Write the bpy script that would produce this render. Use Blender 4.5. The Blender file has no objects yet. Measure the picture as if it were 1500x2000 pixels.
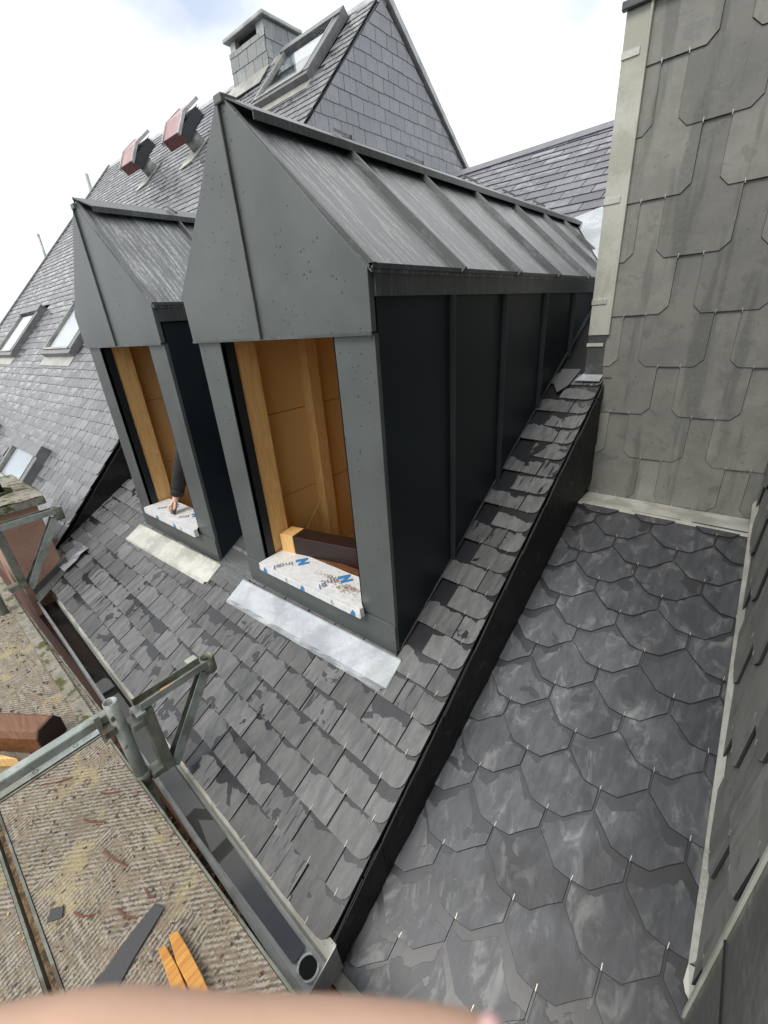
import bpy, bmesh, math, random
from mathutils import Vector, Matrix
random.seed(7)
S = bpy.context.scene
ORG = Vector((0, 0, 9.0))          # camera station: 9 m above the street
# ---------------------------------------------------------------- camera
RW = ((0.77093526, 0.63321926, -0.06849960), (0.21369643, -0.35847798, -0.90875045), (-0.59999388, 0.68594964, -0.41168001))
cd = bpy.data.cameras.new('camera'); cam = bpy.data.objects.new('camera', cd); S.collection.objects.link(cam)
cam.matrix_world = Matrix(((RW[0][0], -RW[1][0], -RW[2][0], ORG.x), (RW[0][1], -RW[1][1], -RW[2][1], ORG.y), (RW[0][2], -RW[1][2], -RW[2][2], ORG.z), (0, 0, 0, 1)))
cd.sensor_fit = 'HORIZONTAL'; cd.sensor_width = 36; cd.lens = 833.155 / 1500 * 36
cd.clip_start = 0.005; cd.clip_end = 3000
cd.dof.use_dof = True; cd.dof.focus_distance = 2.6; cd.dof.aperture_fstop = 17
S.camera = cam
# ---------------------------------------------------------------- exposure
S.view_settings.view_transform = 'Standard'; S.view_settings.look = 'None'
S.view_settings.exposure = 0.45; S.view_settings.gamma = 1; S.view_settings.use_curve_mapping = False
# ---------------------------------------------------------------- light
SUN_DIR = Vector((-0.06, -0.60, 0.80)).normalized()      # towards the veiled sun
elev = math.asin(SUN_DIR.z); azim = math.atan2(SUN_DIR.x, SUN_DIR.y)
sd = bpy.data.lights.new('sun', 'SUN'); sun = bpy.data.objects.new('sun', sd); S.collection.objects.link(sun)
sd.energy = 1.5; sd.angle = math.radians(22); sd.color = (1, 0.95, 0.87)
sun.rotation_euler = SUN_DIR.to_track_quat('Z', 'Y').to_euler(); sun.location = ORG + SUN_DIR * 20
W = bpy.data.worlds.new('World'); S.world = W; W.use_nodes = True
def build_world():
    nt = W.node_tree; nt.nodes.clear(); N = nt.nodes.new; L = nt.links.new
    out = N('ShaderNodeOutputWorld')
    sky = N('ShaderNodeTexSky'); sky.sky_type = 'NISHITA'; sky.sun_disc = False
    sky.sun_elevation = elev; sky.sun_rotation = azim; sky.altitude = 100; sky.air_density = 1.2; sky.dust_density = 2.0
    b1 = N('ShaderNodeBackground'); b1.inputs[1].default_value = 0.15; L(sky.outputs[0], b1.inputs[0])
    tc = N('ShaderNodeTexCoord'); mp = N('ShaderNodeMapping'); mp.inputs['Scale'].default_value = (1, 1, 1.8)
    L(tc.outputs['Generated'], mp.inputs[0])
    n1 = N('ShaderNodeTexNoise'); n1.inputs['Scale'].default_value = 2.3; n1.inputs['Detail'].default_value = 5; n1.inputs['Roughness'].default_value = 0.5
    L(mp.outputs[0], n1.inputs[0])
    r1 = N('ShaderNodeValToRGB'); r1.color_ramp.elements[0].position = 0.36; r1.color_ramp.elements[0].color = (0.55, 0.55, 0.55, 1)
    r1.color_ramp.elements[1].position = 0.46; r1.color_ramp.elements[1].color = (1, 1, 1, 1)
    L(n1.outputs[0], r1.inputs[0])
    n2 = N('ShaderNodeTexNoise'); n2.inputs['Scale'].default_value = 3.1; n2.inputs['Detail'].default_value = 6
    m2 = N('ShaderNodeMapping'); m2.inputs['Location'].default_value = (4, 1, 7); L(mp.outputs[0], m2.inputs[0]); L(m2.outputs[0], n2.inputs[0])
    r2 = N('ShaderNodeValToRGB'); e = r2.color_ramp.elements
    e[0].position = 0.34; e[0].color = (0.66, 0.70, 0.78, 1); e[1].position = 0.50; e[1].color = (1.0, 1.0, 1.0, 1)
    L(n2.outputs[0], r2.inputs[0])
    b2 = N('ShaderNodeBackground'); b2.inputs[1].default_value = 1.08; L(r2.outputs[0], b2.inputs[0])
    mx = N('ShaderNodeMixShader'); L(r1.outputs[0], mx.inputs[0]); L(b1.outputs[0], mx.inputs[1]); L(b2.outputs[0], mx.inputs[2])
    L(mx.outputs[0], out.inputs[0])
build_world()

# ================================================================ node helper
class NB:
    def __init__(s, name):
        s.m = bpy.data.materials.new(name); s.m.use_nodes = True; s.nt = s.m.node_tree
        s.b = s.nt.nodes['Principled BSDF']
    def n(s, t, **kw):
        x = s.nt.nodes.new('ShaderNode' + t)
        for k, v in kw.items(): setattr(x, k, v)
        return x
    def lk(s, a, b): s.nt.links.new(a, b)
    def val(s, x, sock):
        if isinstance(x, (int, float)): sock.default_value = x
        elif isinstance(x, tuple): sock.default_value = x if len(x) == len(sock.default_value) else tuple(x) + (1,)
        else: s.lk(x, sock)
    def math(s, op, a, b=0.0, c=None, clamp=False):
        x = s.n('Math', operation=op, use_clamp=clamp); s.val(a, x.inputs[0]); s.val(b, x.inputs[1])
        if c is not None: s.val(c, x.inputs[2])
        return x.outputs[0]
    def mix(s, f, a, b, mode='MIX'):
        x = s.n('Mix', data_type='RGBA', blend_type=mode); s.val(f, x.inputs[0]); s.val(a, x.inputs[6]); s.val(b, x.inputs[7]); return x.outputs[2]
    def mixf(s, f, a, b):
        x = s.n('Mix', data_type='FLOAT'); s.val(f, x.inputs[0]); s.val(a, x.inputs[2]); s.val(b, x.inputs[3]); return x.outputs[0]
    def step(s, x, lo, hi):
        m = s.n('MapRange', interpolation_type='SMOOTHSTEP'); s.val(x, m.inputs[0]); s.val(lo, m.inputs[1]); s.val(hi, m.inputs[2]); return m.outputs[0]
    def mapping(s, v, scale=(1, 1, 1), loc=(0, 0, 0), rot=(0, 0, 0)):
        m = s.n('Mapping'); s.lk(v, m.inputs[0]); s.val(loc, m.inputs[1]); m.inputs[2].default_value = rot; m.inputs[3].default_value = scale; return m.outputs[0]
    def noise(s, v, sc, det=3, rough=0.5, dist=0.0):
        x = s.n('TexNoise'); s.lk(v, x.inputs['Vector']); x.inputs['Scale'].default_value = sc; x.inputs['Detail'].default_value = det
        x.inputs['Roughness'].default_value = rough; x.inputs['Distortion'].default_value = dist; return x.outputs[0]
    def vor(s, v, sc, rnd=1.0, out=0, feature='F1'):
        x = s.n('TexVoronoi', feature=feature); s.lk(v, x.inputs['Vector']); x.inputs['Scale'].default_value = sc; x.inputs['Randomness'].default_value = rnd; return x.outputs[out]
    def bump(s, h, st, dist=0.01, nrm=None):
        x = s.n('Bump'); x.inputs['Strength'].default_value = st; x.inputs['Distance'].default_value = dist; s.lk(h, x.inputs['Height'])
        if nrm is not None: s.lk(nrm, x.inputs['Normal'])
        return x.outputs[0]
    def rnd(s):
        oi = s.n('ObjectInfo'); at = s.n('Attribute', attribute_name='rnd')
        return s.math('FRACT', s.math('ADD', oi.outputs['Random'], at.outputs['Fac']))
    def uvr(s, r):
        uv = s.n('UVMap').outputs[0]; c = s.n('CombineXYZ'); s.lk(s.math('MULTIPLY', r, 37.0), c.inputs[0]); s.lk(s.math('MULTIPLY', r, 91.0), c.inputs[1])
        a = s.n('VectorMath', operation='ADD'); s.lk(uv, a.inputs[0]); s.lk(c.outputs[0], a.inputs[1]); return uv, a.outputs[0]
    def obj(s): return s.n('TexCoord').outputs['Object']
    def pos(s): return s.n('NewGeometry').outputs['Position']
    def set(s, **kw):
        for k, v in kw.items(): s.val(v, s.b.inputs[k.replace('_', ' ')])
        return s.m

def slate_mat(name, dry, dry2, wet, e, band=0.03, wetbase=0.12, rd=0.5, rw=0.14, blot=0.0, bumpst=0.35, grain=1.0, blotcol=None, varlo=0.72, varhi=1.25, diag=0.5, poolt=.645, reachk=.75, palex=False, scallop=False, streaks=0.0):
    k = NB(name); r = k.rnd(); uv, uvo = k.uvr(r)
    sx = k.n('SeparateXYZ'); k.lk(uv, sx.inputs[0]); v = sx.outputs[1]
    g = k.mapping(uvo, scale=(1, 0.28, 1), rot=(0, 0, diag))
    nA = k.noise(g, 30 * grain, 6, 0.62, 0.6); nB = k.noise(uvo, 9 * grain, 3, 0.5, 0.4); nC = k.noise(g, 120 * grain, 4, 0.6)
    jag = k.noise(k.mapping(uvo, scale=(1, 0.45, 1)), 55 * grain, 4, 0.65)
    r2 = k.math('FRACT', k.math('MULTIPLY', r, 17.31)); r3 = k.math('FRACT', k.math('MULTIPLY', r, 53.7))
    # wet band under the slate above, with a ragged lower edge, plus runs
    reach = k.math('ADD', k.math('MULTIPLY', k.math('POWER', r2, 3.2), e * reachk), band * 0.35)
    edge = k.math('ADD', k.math('MULTIPLY', k.math('SUBTRACT', nB, 0.5), e * 1.1), k.math('MULTIPLY', k.math('SUBTRACT', jag, 0.5), band * 1.1))
    if scallop:
        au = k.math('ABSOLUTE', sx.outputs[0]); lift = k.math('MULTIPLY', k.math('SUBTRACT', 1.0, k.math('DIVIDE', au, .082), clamp=True), .086)
        v = k.math('SUBTRACT', v, k.math('SUBTRACT', lift, .012))
    d = k.math('ADD', k.math('SUBTRACT', v, k.math('SUBTRACT', e, reach)), edge)
    w1 = k.step(d, 0.0, 0.0025)
    if streaks:
        sn = k.noise(k.mapping(uvo, scale=(1, .10, 1), rot=(0, 0, .06)), 60, 3, .55); sg = k.step(k.math('FRACT', k.math('MULTIPLY', r, 29.3)), 1 - streaks, 1.001 - streaks)
        w1 = k.math('MAXIMUM', w1, k.math('MULTIPLY', sg, k.step(sn, .585, .60)))
    pool = k.step(k.math('ADD', nB, k.math('MULTIPLY', r3, 0.10)), poolt, poolt + .012)
    reg = k.noise(k.pos(), 1.3, 2)
    w2 = k.step(k.math('ADD', k.math('MULTIPLY', nB, 0.5), reg), 0.86 - wetbase, 0.875 - wetbase)
    wetm = k.math('MAXIMUM', k.math('MAXIMUM', w1, pool), w2, clamp=True)
    base = k.mix(k.step(nA, 0.3, 0.72), dry, dry2)
    if blot:
        bm = k.math('MULTIPLY', k.step(k.noise(k.mapping(uvo, scale=(1, 0.5, 1), rot=(0, 0, diag)), 13, 6, 0.68, 0.8), 0.50, 0.70), blot)
        base = k.mix(bm, base, blotcol)
    base = k.mix(k.math('MULTIPLY', k.step(nC, 0.55, 0.75), 0.25), base, tuple(min(1, c * 1.6) for c in dry2))
    wc = k.mix(k.step(nA, 0.35, 0.7), wet, tuple(c * 1.25 for c in wet))
    var = k.mixf(r, varlo, varhi)
    col = k.mix(wetm, base, wc)
    col = k.mix(1.0, col, k.n('CombineColor').outputs[0], 'MULTIPLY') if False else col
    if palex:
        px = k.n('SeparateXYZ'); k.lk(k.pos(), px.inputs[0])
        dm = k.math('ADD', k.math('MULTIPLY', px.outputs[0], -1.0), k.math('ADD', k.math('MULTIPLY', k.math('SUBTRACT', k.noise(k.pos(), 4.5, 5, .6), .5), 1.1), k.math('MULTIPLY', k.math('SUBTRACT', r2, .5), .30)))
        dm = k.math('MULTIPLY', k.step(dm, .02, .36), k.step(k.math('MULTIPLY', px.outputs[1], -1.0), -2.35, -1.55))
        var = k.math('MULTIPLY', var, k.mixf(dm, .80, 1.55))  # paler towards the left and the eave, broken up by noise
    vm = k.n('VectorMath', operation='SCALE'); k.lk(col, vm.inputs[0]); k.lk(var, vm.inputs[3])
    rough = k.mixf(wetm, k.math('ADD', rd, k.math('MULTIPLY', k.math('SUBTRACT', nA, 0.5), 0.35)), rw)
    hh = k.math('ADD', k.math('MULTIPLY', nA, 0.7), k.math('MULTIPLY', nC, 0.3))
    hh = k.math('MULTIPLY', hh, k.mixf(wetm, 1.0, 0.35))
    return k.set(Base_Color=vm.outputs[0], Roughness=rough, Normal=k.bump(hh, bumpst, 0.004), Specular_IOR_Level=k.mixf(wetm, 0.35, 0.6))

M = {}
E1, E2, E3, E4, E5 = 0.1182, 0.1508, 0.251, 0.122, 0.18
M['slate'] = slate_mat('riven_slate', (.088, .091, .097), (.155, .157, .155), (.022, .023, .026), E1, band=.024, wetbase=-0.06, rw=.22, poolt=.70, reachk=.42, streaks=.22)
M['slate_far'] = slate_mat('weathered_slate', (.126, .131, .143), (.20, .204, .213), (.10, .104, .112), E4, band=0.01, wetbase=-0.15, rd=0.42, varlo=.82, varhi=1.18)
M['slate_back'] = slate_mat('purple_grey_slate', (.105, .107, .125), (.15, .152, .172), (.09, .092, .106), E5, band=0.004, wetbase=-0.3, rd=0.40, bumpst=.15)
M['slate_hex'] = slate_mat('blue_grey_scallop_slate', (.058, .062, .071), (.090, .094, .102), (.033, .035, .039), E2, band=0.010, scallop=True, wetbase=-0.16, rd=0.42, rw=.3, blot=0.8, blotcol=(.20, .207, .206), varlo=.85, varhi=1.15, poolt=.72, reachk=.30, palex=True, bumpst=.22, diag=.35)
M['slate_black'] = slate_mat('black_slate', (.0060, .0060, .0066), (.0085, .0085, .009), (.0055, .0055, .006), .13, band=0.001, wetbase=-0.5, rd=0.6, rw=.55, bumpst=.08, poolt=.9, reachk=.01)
M['slate_gable'] = slate_mat('smooth_gable_slate', (.245, .258, .275), (.30, .312, .328), (.215, .225, .24), .145, band=0.004, wetbase=-0.4, rd=0.5, bumpst=.08, varlo=.92, varhi=1.08)

def fibre_mat():
    k = NB('fibre_cement_slate'); r = k.rnd(); uv, uvo = k.uvr(r)
    p = k.pos()
    n1 = k.noise(uvo, 7, 5, 0.6, 0.5); n2 = k.noise(uvo, 60, 4, 0.6); drip = k.noise(k.mapping(p, scale=(1, 1, 0.10)), 11, 4, 0.6)
    sp = k.vor(uvo, 26); sz = k.noise(uvo, 6, 2)
    base = k.mix(k.step(n1, 0.3, 0.7), (.178, .181, .165), (.226, .228, .208))
    base = k.mix(k.math('MULTIPLY', k.step(drip, 0.52, 0.62), 0.62), base, (.105, .108, .104))
    base = k.mix(k.math('MULTIPLY', k.math('SUBTRACT', 1.0, k.step(sp, 0.10, 0.16)), k.math('MULTIPLY', k.step(sz, 0.5, 0.56), 0.5)), base, (.08, .08, .075))
    blob = k.step(k.noise(uvo, 10, 4, 0.6, 0.3), 0.60, 0.615)
    base = k.mix(k.math('MULTIPLY', blob, 0.45), base, (.12, .12, .117))
    base = k.mix(k.math('MULTIPLY', k.step(n2, 0.5, 0.75), 0.35), base, (.29, .29, .265))
    vm = k.n('VectorMath', operation='SCALE'); k.lk(base, vm.inputs[0]); k.lk(k.mixf(r, .80, 1.14), vm.inputs[3])
    return k.set(Base_Color=vm.outputs[0], Roughness=k.mixf(blob, .62, .4), Normal=k.bump(n2, .12, .003))
M['fibre'] = fibre_mat()

def zinc_dark(name, col, streak=0.0, drops=0.0, rough=0.38, scol=(.3, .31, .31), axis='X', dscale=60):
    k = NB(name); o = k.obj(); p = k.pos()
    n1 = k.noise(p, 3.2, 4, 0.55); n2 = k.noise(p, 260, 2, 0.5)
    c = k.mix(k.step(n1, .3, .7), tuple(x * .86 for x in col), tuple(x * 1.14 for x in col))
    rg = k.math('ADD', rough, k.math('MULTIPLY', k.math('SUBTRACT', n1, .5), .15))
    nrm = None
    if streak:
        st = k.noise(k.mapping(p, scale=(0.25, 5.0, 0.25)), 13, 6, 0.72, 0.2)
        fine = k.noise(k.mapping(p, scale=(0.6, 3.0, 0.6)), 75, 4, 0.7)
        m = k.math('MULTIPLY', k.step(k.math('ADD', st, k.math('MULTIPLY', k.math('SUBTRACT', fine, .5), .55)), .46, .72), streak)
        c = k.mix(m, c, scol); rg = k.mixf(m, rg, .5)
        nrm = k.bump(fine, .12, .002)
    if drops:
        v = k.n('TexVoronoi'); k.lk(p, v.inputs['Vector']); v.inputs['Scale'].default_value = dscale
        reg = k.step(k.noise(p, 4, 3, .6), .38, .62)
        rad = k.math('MULTIPLY', k.n('SeparateColor').outputs[0], 0) if False else None
        sc = k.n('SeparateColor'); k.lk(v.outputs['Color'], sc.inputs[0])
        rr = k.math('MULTIPLY', k.math('MULTIPLY', k.math('POWER', sc.outputs[0], 1.9), 0.34), reg)
        h = k.math('SUBTRACT', rr, v.outputs['Distance']); hm = k.step(h, 0.0, 0.10)
        nrm = k.bump(hm, 1.0 * drops, .006)
        rg = k.mixf(hm, rg, .05)
        c = k.mix(k.math('MULTIPLY', hm, .35), c, tuple(x * .6 for x in col))
    if nrm is None: nrm = k.bump(n2, .05, .001)
    return k.set(Base_Color=c, Roughness=rg, Normal=nrm, Metallic=.25, Specular_IOR_Level=.45)
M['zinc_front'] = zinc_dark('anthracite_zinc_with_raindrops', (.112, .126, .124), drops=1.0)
M['zinc_cheek'] = zinc_dark('shaded_anthracite_zinc', (.015, .023, .029), rough=.45)  # the front's zinc with side-face shade painted into a near-black colour
M['zinc_rib'] = zinc_dark('anthracite_zinc_rib', (.070, .077, .078), streak=.3, rough=.36)
M['zinc_seam'] = zinc_dark('anthracite_zinc_seam', (.040, .048, .052), rough=.4)  # paler than the cheek: edge highlights painted into the seam colour
M['zinc_roof'] = zinc_dark('rain_sheen_streaked_anthracite_zinc', (.115, .126, .132), streak=.80, rough=.34, scol=(.52, .53, .52))  # sky sheen on the rain runs is painted in as pale streaks
M['zinc_trim'] = zinc_dark('anthracite_zinc_trim', (.085, .093, .093), streak=.35, rough=.34, drops=0)

def bright_zinc(name, a, b, dark, met=.35, rough=.42, sc=9, dk=.6):
    k = NB(name); p = k.pos()
    n1 = k.noise(p, sc, 6, .65, .6); n2 = k.noise(p, sc * 9, 4, .6); n3 = k.noise(p, sc * .45, 3, .5)
    c = k.mix(k.step(n1, .34, .66), a, b)
    c = k.mix(k.math('MULTIPLY', k.step(k.math('ADD', n3, k.math('MULTIPLY', n2, .25)), .62, .74), dk), c, dark)
    sp = k.math('SUBTRACT', 1.0, k.step(k.vor(p, sc * 7), .08, .15)); c = k.mix(k.math('MULTIPLY', sp, .35), c, dark)
    return k.set(Base_Color=c, Roughness=k.math('ADD', rough, k.math('MULTIPLY', k.math('SUBTRACT', n2, .5), .3)), Metallic=met, Normal=k.bump(n2, .12, .002))
M['lead_white'] = bright_zinc('weathered_white_zinc', (.44, .44, .39), (.58, .58, .53), (.26, .26, .23), met=.1)
M['new_zinc'] = bright_zinc('bright_wet_zinc', (.40, .43, .46), (.53, .56, .58), (.28, .30, .31), met=.45, rough=.28)
M['corner_zinc'] = bright_zinc('olive_grey_corner_zinc', (.36, .37, .31), (.45, .455, .39), (.55, .55, .50), met=.1, rough=.5, sc=6, dk=.7)
M['gutter_zinc'] = bright_zinc('gutter_zinc', (.62, .66, .66), (.78, .80, .79), (.45, .47, .45), met=.0, rough=.42, sc=12)
M['galv'] = bright_zinc('galvanised_steel', (.26, .30, .285), (.38, .42, .40), (.14, .135, .10), met=.25, rough=.42, sc=14)
M['galv_dirty'] = bright_zinc('dirty_galvanised_steel', (.13, .14, .115), (.21, .225, .19), (.07, .058, .036), met=.15, rough=.5, sc=16, dk=.9)
M['panel_olive'] = bright_zinc('olive_grey_wet_panel', (.15, .158, .142), (.21, .215, .19), (.09, .092, .08), met=.1, rough=.35, sc=3.5, dk=.9)
M['steel'] = NB('stainless_hook').set(Base_Color=(.50, .48, .43), Metallic=.6, Roughness=.4)
M['dark'] = NB('dark_void').set(Base_Color=(.012, .012, .013), Roughness=.9)
M['slate_edge'] = NB('dirty_shadowed_slate_edge').set(Base_Color=(.022, .022, .024), Roughness=.8)  # dirty cut edges, darkened further to paint the shadow lines between slates
M['underlay'] = NB('slate_underlay').set(Base_Color=(.018, .018, .019), Roughness=.9)

def wood_mat(name, a, b, c2, scale=1.0, axis=2, rough=.55, ring=22):
    k = NB(name); o = k.obj(); s = [1, 1, 1]; s[axis] = .07
    m = k.mapping(o, scale=tuple(s)); r = k.rnd()
    w = k.noise(m, ring * scale, 4, .55, 1.4); f = k.noise(m, 190 * scale, 3, .6)
    rings = k.math('FRACT', k.math('MULTIPLY', w, 7.0)); rings = k.math('ABSOLUTE', k.math('SUBTRACT', rings, .5))
    c = k.mix(k.math('MULTIPLY', rings, 2.0), a, b); c = k.mix(k.math('MULTIPLY', k.step(f, .5, .72), .45), c, c2)
    kn = k.vor(k.mapping(o, scale=tuple(x if x == 1 else .35 for x in s)), 5); c = k.mix(k.math('SUBTRACT', 1.0, k.step(kn, .06, .12)), c, c2)
    return k.set(Base_Color=c, Roughness=rough, Normal=k.bump(f, .15, .002))
M['pine'] = wood_mat('pine_timber', (.70, .41, .14), (.80, .53, .23), (.50, .245, .07))
M['pine_x'] = wood_mat('fresh_split_wood', (.62, .33, .07), (.48, .19, .03), (.36, .12, .02), axis=1, ring=14)
M['brown_beam'] = wood_mat('old_brown_beam', (.13, .052, .020), (.20, .085, .034), (.06, .024, .012), axis=0, rough=.38, ring=10)
M['dark_beam'] = wood_mat('dark_stained_beam', (.016, .007, .005), (.026, .010, .006), (.012, .006, .005), axis=0, rough=.5)
def hardboard():
    k = NB('tan_fibreboard'); p = k.pos(); n = k.noise(p, 170, 3, .6); n2 = k.noise(p, 4, 3, .5)
    c = k.mix(n, (.72, .45, .17), (.82, .56, .25)); c = k.mix(k.math('MULTIPLY', n2, .25), c, (.62, .36, .12))
    return k.set(Base_Color=c, Roughness=.8, Normal=k.bump(n, .2, .002))
M['board'] = hardboard()
def deck_mat():
    k = NB('weathered_plywood_deck'); p = k.pos()
    gm = k.mapping(p, scale=(1, .22, 1), rot=(0, 0, .55)); g = k.noise(gm, 105, 4, .6, .5)
    g2 = k.noise(k.mapping(p, scale=(.14, 1, 1), rot=(0, 0, -.5)), 85, 4, .65, .3)
    a = k.noise(p, 3.3, 3, .5); which = k.step(a, .48, .53); gg = k.mixf(which, g, g2)
    n = k.noise(p, 16, 5, .7, .5); f = k.noise(p, 220, 3, .6); m = k.noise(p, 5.5, 4, .6)
    def wav(rot, sc_):
        w_ = k.n('TexWave', wave_type='BANDS', bands_direction='X', wave_profile='SIN'); k.lk(k.mapping(p, rot=(0, 0, rot)), w_.inputs['Vector'])
        w_.inputs['Scale'].default_value = sc_; w_.inputs['Distortion'].default_value = 3.2; w_.inputs['Detail'].default_value = 3; w_.inputs['Detail Scale'].default_value = 5; return w_.outputs['Fac']
    a2 = k.noise(k.mapping(p, loc=(3, 5, 0)), 2.6, 2, .5)
    rib = k.mixf(k.step(a2, .47, .50), wav(-.25, 23), wav(.75, 21)); gg = k.math('ADD', k.math('MULTIPLY', rib, .26), k.math('MULTIPLY', gg, .74))
    c = k.mix(k.step(gg, .32, .66), (.085, .068, .050), (.36, .32, .26))
    c = k.mix(k.math('MULTIPLY', k.step(n, .47, .60), .75), c, (.20, .155, .105))
    c = k.mix(k.math('MULTIPLY', k.step(m, .56, .68), .55), c, (.40, .345, .17))
    c = k.mix(k.math('MULTIPLY', k.step(f, .60, .72), .5), c, (.46, .40, .30))
    dk = k.vor(k.mapping(p, scale=(1, .6, 1), rot=(0, 0, .6)), 30); c = k.mix(k.math('MULTIPLY', k.math('SUBTRACT', 1.0, k.step(dk, .13, .20)), .8), c, (.045, .032, .026))
    h = k.math('ADD', k.math('MULTIPLY', gg, .8), k.math('MULTIPLY', f, .25))
    return k.set(Base_Color=c, Roughness=.6, Normal=k.bump(h, .8, .006))
M['deck'] = deck_mat()
def noise_mat(name, a, b, sc=20, rough=.8, bump=.3, c3=None, det=5, extra=0):
    k = NB(name); p = k.pos(); n = k.noise(p, sc, det, .65, .3); f = k.noise(p, sc * 8, 3, .6)
    c = k.mix(k.step(n, .35, .65), a, b)
    if c3: c = k.mix(k.step(k.noise(p, sc * .6, 4, .6), .50, .60), c, c3)
    return k.set(Base_Color=c, Roughness=rough, Normal=k.bump(k.math('ADD', n, k.math('MULTIPLY', f, .4)), bump, .01))
def stucco():
    k = NB('terracotta_render'); p = k.pos(); n = k.noise(p, 5, 5, .6); f = k.noise(p, 260, 2, .6); sp = k.vor(p, 34)
    c = k.mix(k.step(n, .3, .7), (.34, .205, .155), (.42, .26, .20)); c = k.mix(k.math('MULTIPLY', k.math('SUBTRACT', 1.0, k.step(sp, .09, .15)), .7), c, (.10, .045, .03))
    return k.set(Base_Color=c, Roughness=.85, Normal=k.bump(f, .35, .003))
M['stucco'] = stucco()
M['moss_conc'] = noise_mat('mossy_concrete', (.20, .19, .155), (.30, .285, .24), 22, c3=(.075, .082, .018), bump=.6)
M['rubble'] = noise_mat('brown_rubble', (.12, .075, .035), (.30, .20, .10), 40, c3=(.07, .045, .025), bump=1.0)
M['ground'] = noise_mat('street_asphalt', (.045, .045, .045), (.06, .06, .058), 3)
M['brown_fascia'] = noise_mat('brown_fascia', (.10, .045, .028), (.14, .06, .036), 8, rough=.6, bump=.1)
M['black_pipe'] = noise_mat('black_flue_pipe', (.012, .012, .012), (.02, .02, .02), 8, rough=.5, bump=.1)
M['red_vent'] = noise_mat('faded_red_paint', (.12, .045, .042), (.16, .065, .06), 7, rough=.5, bump=.1)
M['pink_vent'] = noise_mat('pale_pink_sheet', (.34, .21, .21), (.42, .28, .28), 7, rough=.4, bump=.1)  # hood top, paler and pinker than the red front
M['pale_metal'] = bright_zinc('pale_grey_metal', (.36, .38, .38), (.48, .49, .48), (.25, .25, .24))
M['louvre'] = NB('dark_louvre_metal').set(Base_Color=(.07, .078, .085), Roughness=.5, Metallic=.3)
M['frame_grey'] = noise_mat('grey_window_frame', (.12, .125, .13), (.17, .175, .18), 9, rough=.4, bump=.05)
M['frame_light'] = bright_zinc('pale_window_flashing', (.34, .34, .31), (.44, .44, .41), (.26, .26, .24))
M['sky_sheet'] = NB('white_sky_sheet').set(Base_Color=(.75, .77, .78), Roughness=.7)
g = NB('window_glass'); M['glass'] = g.set(Base_Color=(.75, .82, .85), Roughness=.02, Transmission_Weight=1.0, IOR=1.5)
def water():
    k = NB('gutter_water'); p = k.pos(); sx = k.n('SeparateXYZ'); k.lk(p, sx.inputs[0])
    mud_and_sky = k.mix(k.step(k.math('ADD', sx.outputs[0], k.math('MULTIPLY', k.noise(p, 3, 4), .6)), -1.9, -1.2), (.030, .028, .027), (.125, .120, .112))  # muddy water; its paler stretch paints in the sky's reflection
    mud_and_sky = k.mix(k.step(sx.outputs[0], -1.12, -1.02), mud_and_sky, (.035, .035, .038))
    return k.set(Base_Color=mud_and_sky, Roughness=.02, Specular_IOR_Level=.6, Normal=k.bump(k.noise(p, 9, 2), .02, .01))
M['water'] = water()
def film():
    k = NB('white_protective_film'); p = k.pos(); n = k.noise(p, 18, 4, .6, 1.5); f = k.noise(p, 60, 3, .6, 2.0)
    c = k.mix(k.step(n, .3, .7), (.66, .68, .70), (.80, .81, .81)); c = k.mix(k.math('MULTIPLY', k.step(f, .56, .64), .35), c, (.42, .45, .50))
    return k.set(Base_Color=c, Roughness=.3, Normal=k.bump(k.math('ADD', n, f), .35, .004))
M['film'] = film()
M['print_blue'] = NB('blue_print').set(Base_Color=(.045, .23, .52), Roughness=.4)
M['print_grey'] = NB('grey_blue_print').set(Base_Color=(.16, .22, .33), Roughness=.4)
def skin():
    k = NB('skin'); p = k.pos(); n = k.noise(p, 40, 3, .5); c = k.mix(n, (.62, .385, .275), (.74, .49, .37))
    cr = k.noise(k.mapping(p, scale=(1, 1, 1)), 420, 4, .6); return k.set(Base_Color=c, Roughness=.5, Normal=k.bump(cr, .12, .001), Subsurface_Weight=.15, Subsurface_Radius=(.01, .004, .002), Subsurface_Scale=.3)
M['skin'] = skin()
M['nail'] = NB('fingernail').set(Base_Color=(.80, .52, .50), Roughness=.3)
M['cloth'] = noise_mat('black_fabric', (.018, .016, .018), (.030, .027, .030), 45, rough=.85, bump=.25)
M['tool'] = NB('grey_tool').set(Base_Color=(.06, .065, .07), Roughness=.4)
M['hair'] = NB('dark_hair').set(Base_Color=(.02, .014, .01), Roughness=.6)
M['brick_red'] = noise_mat('red_brick', (.25, .10, .06), (.33, .15, .09), 12)

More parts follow.
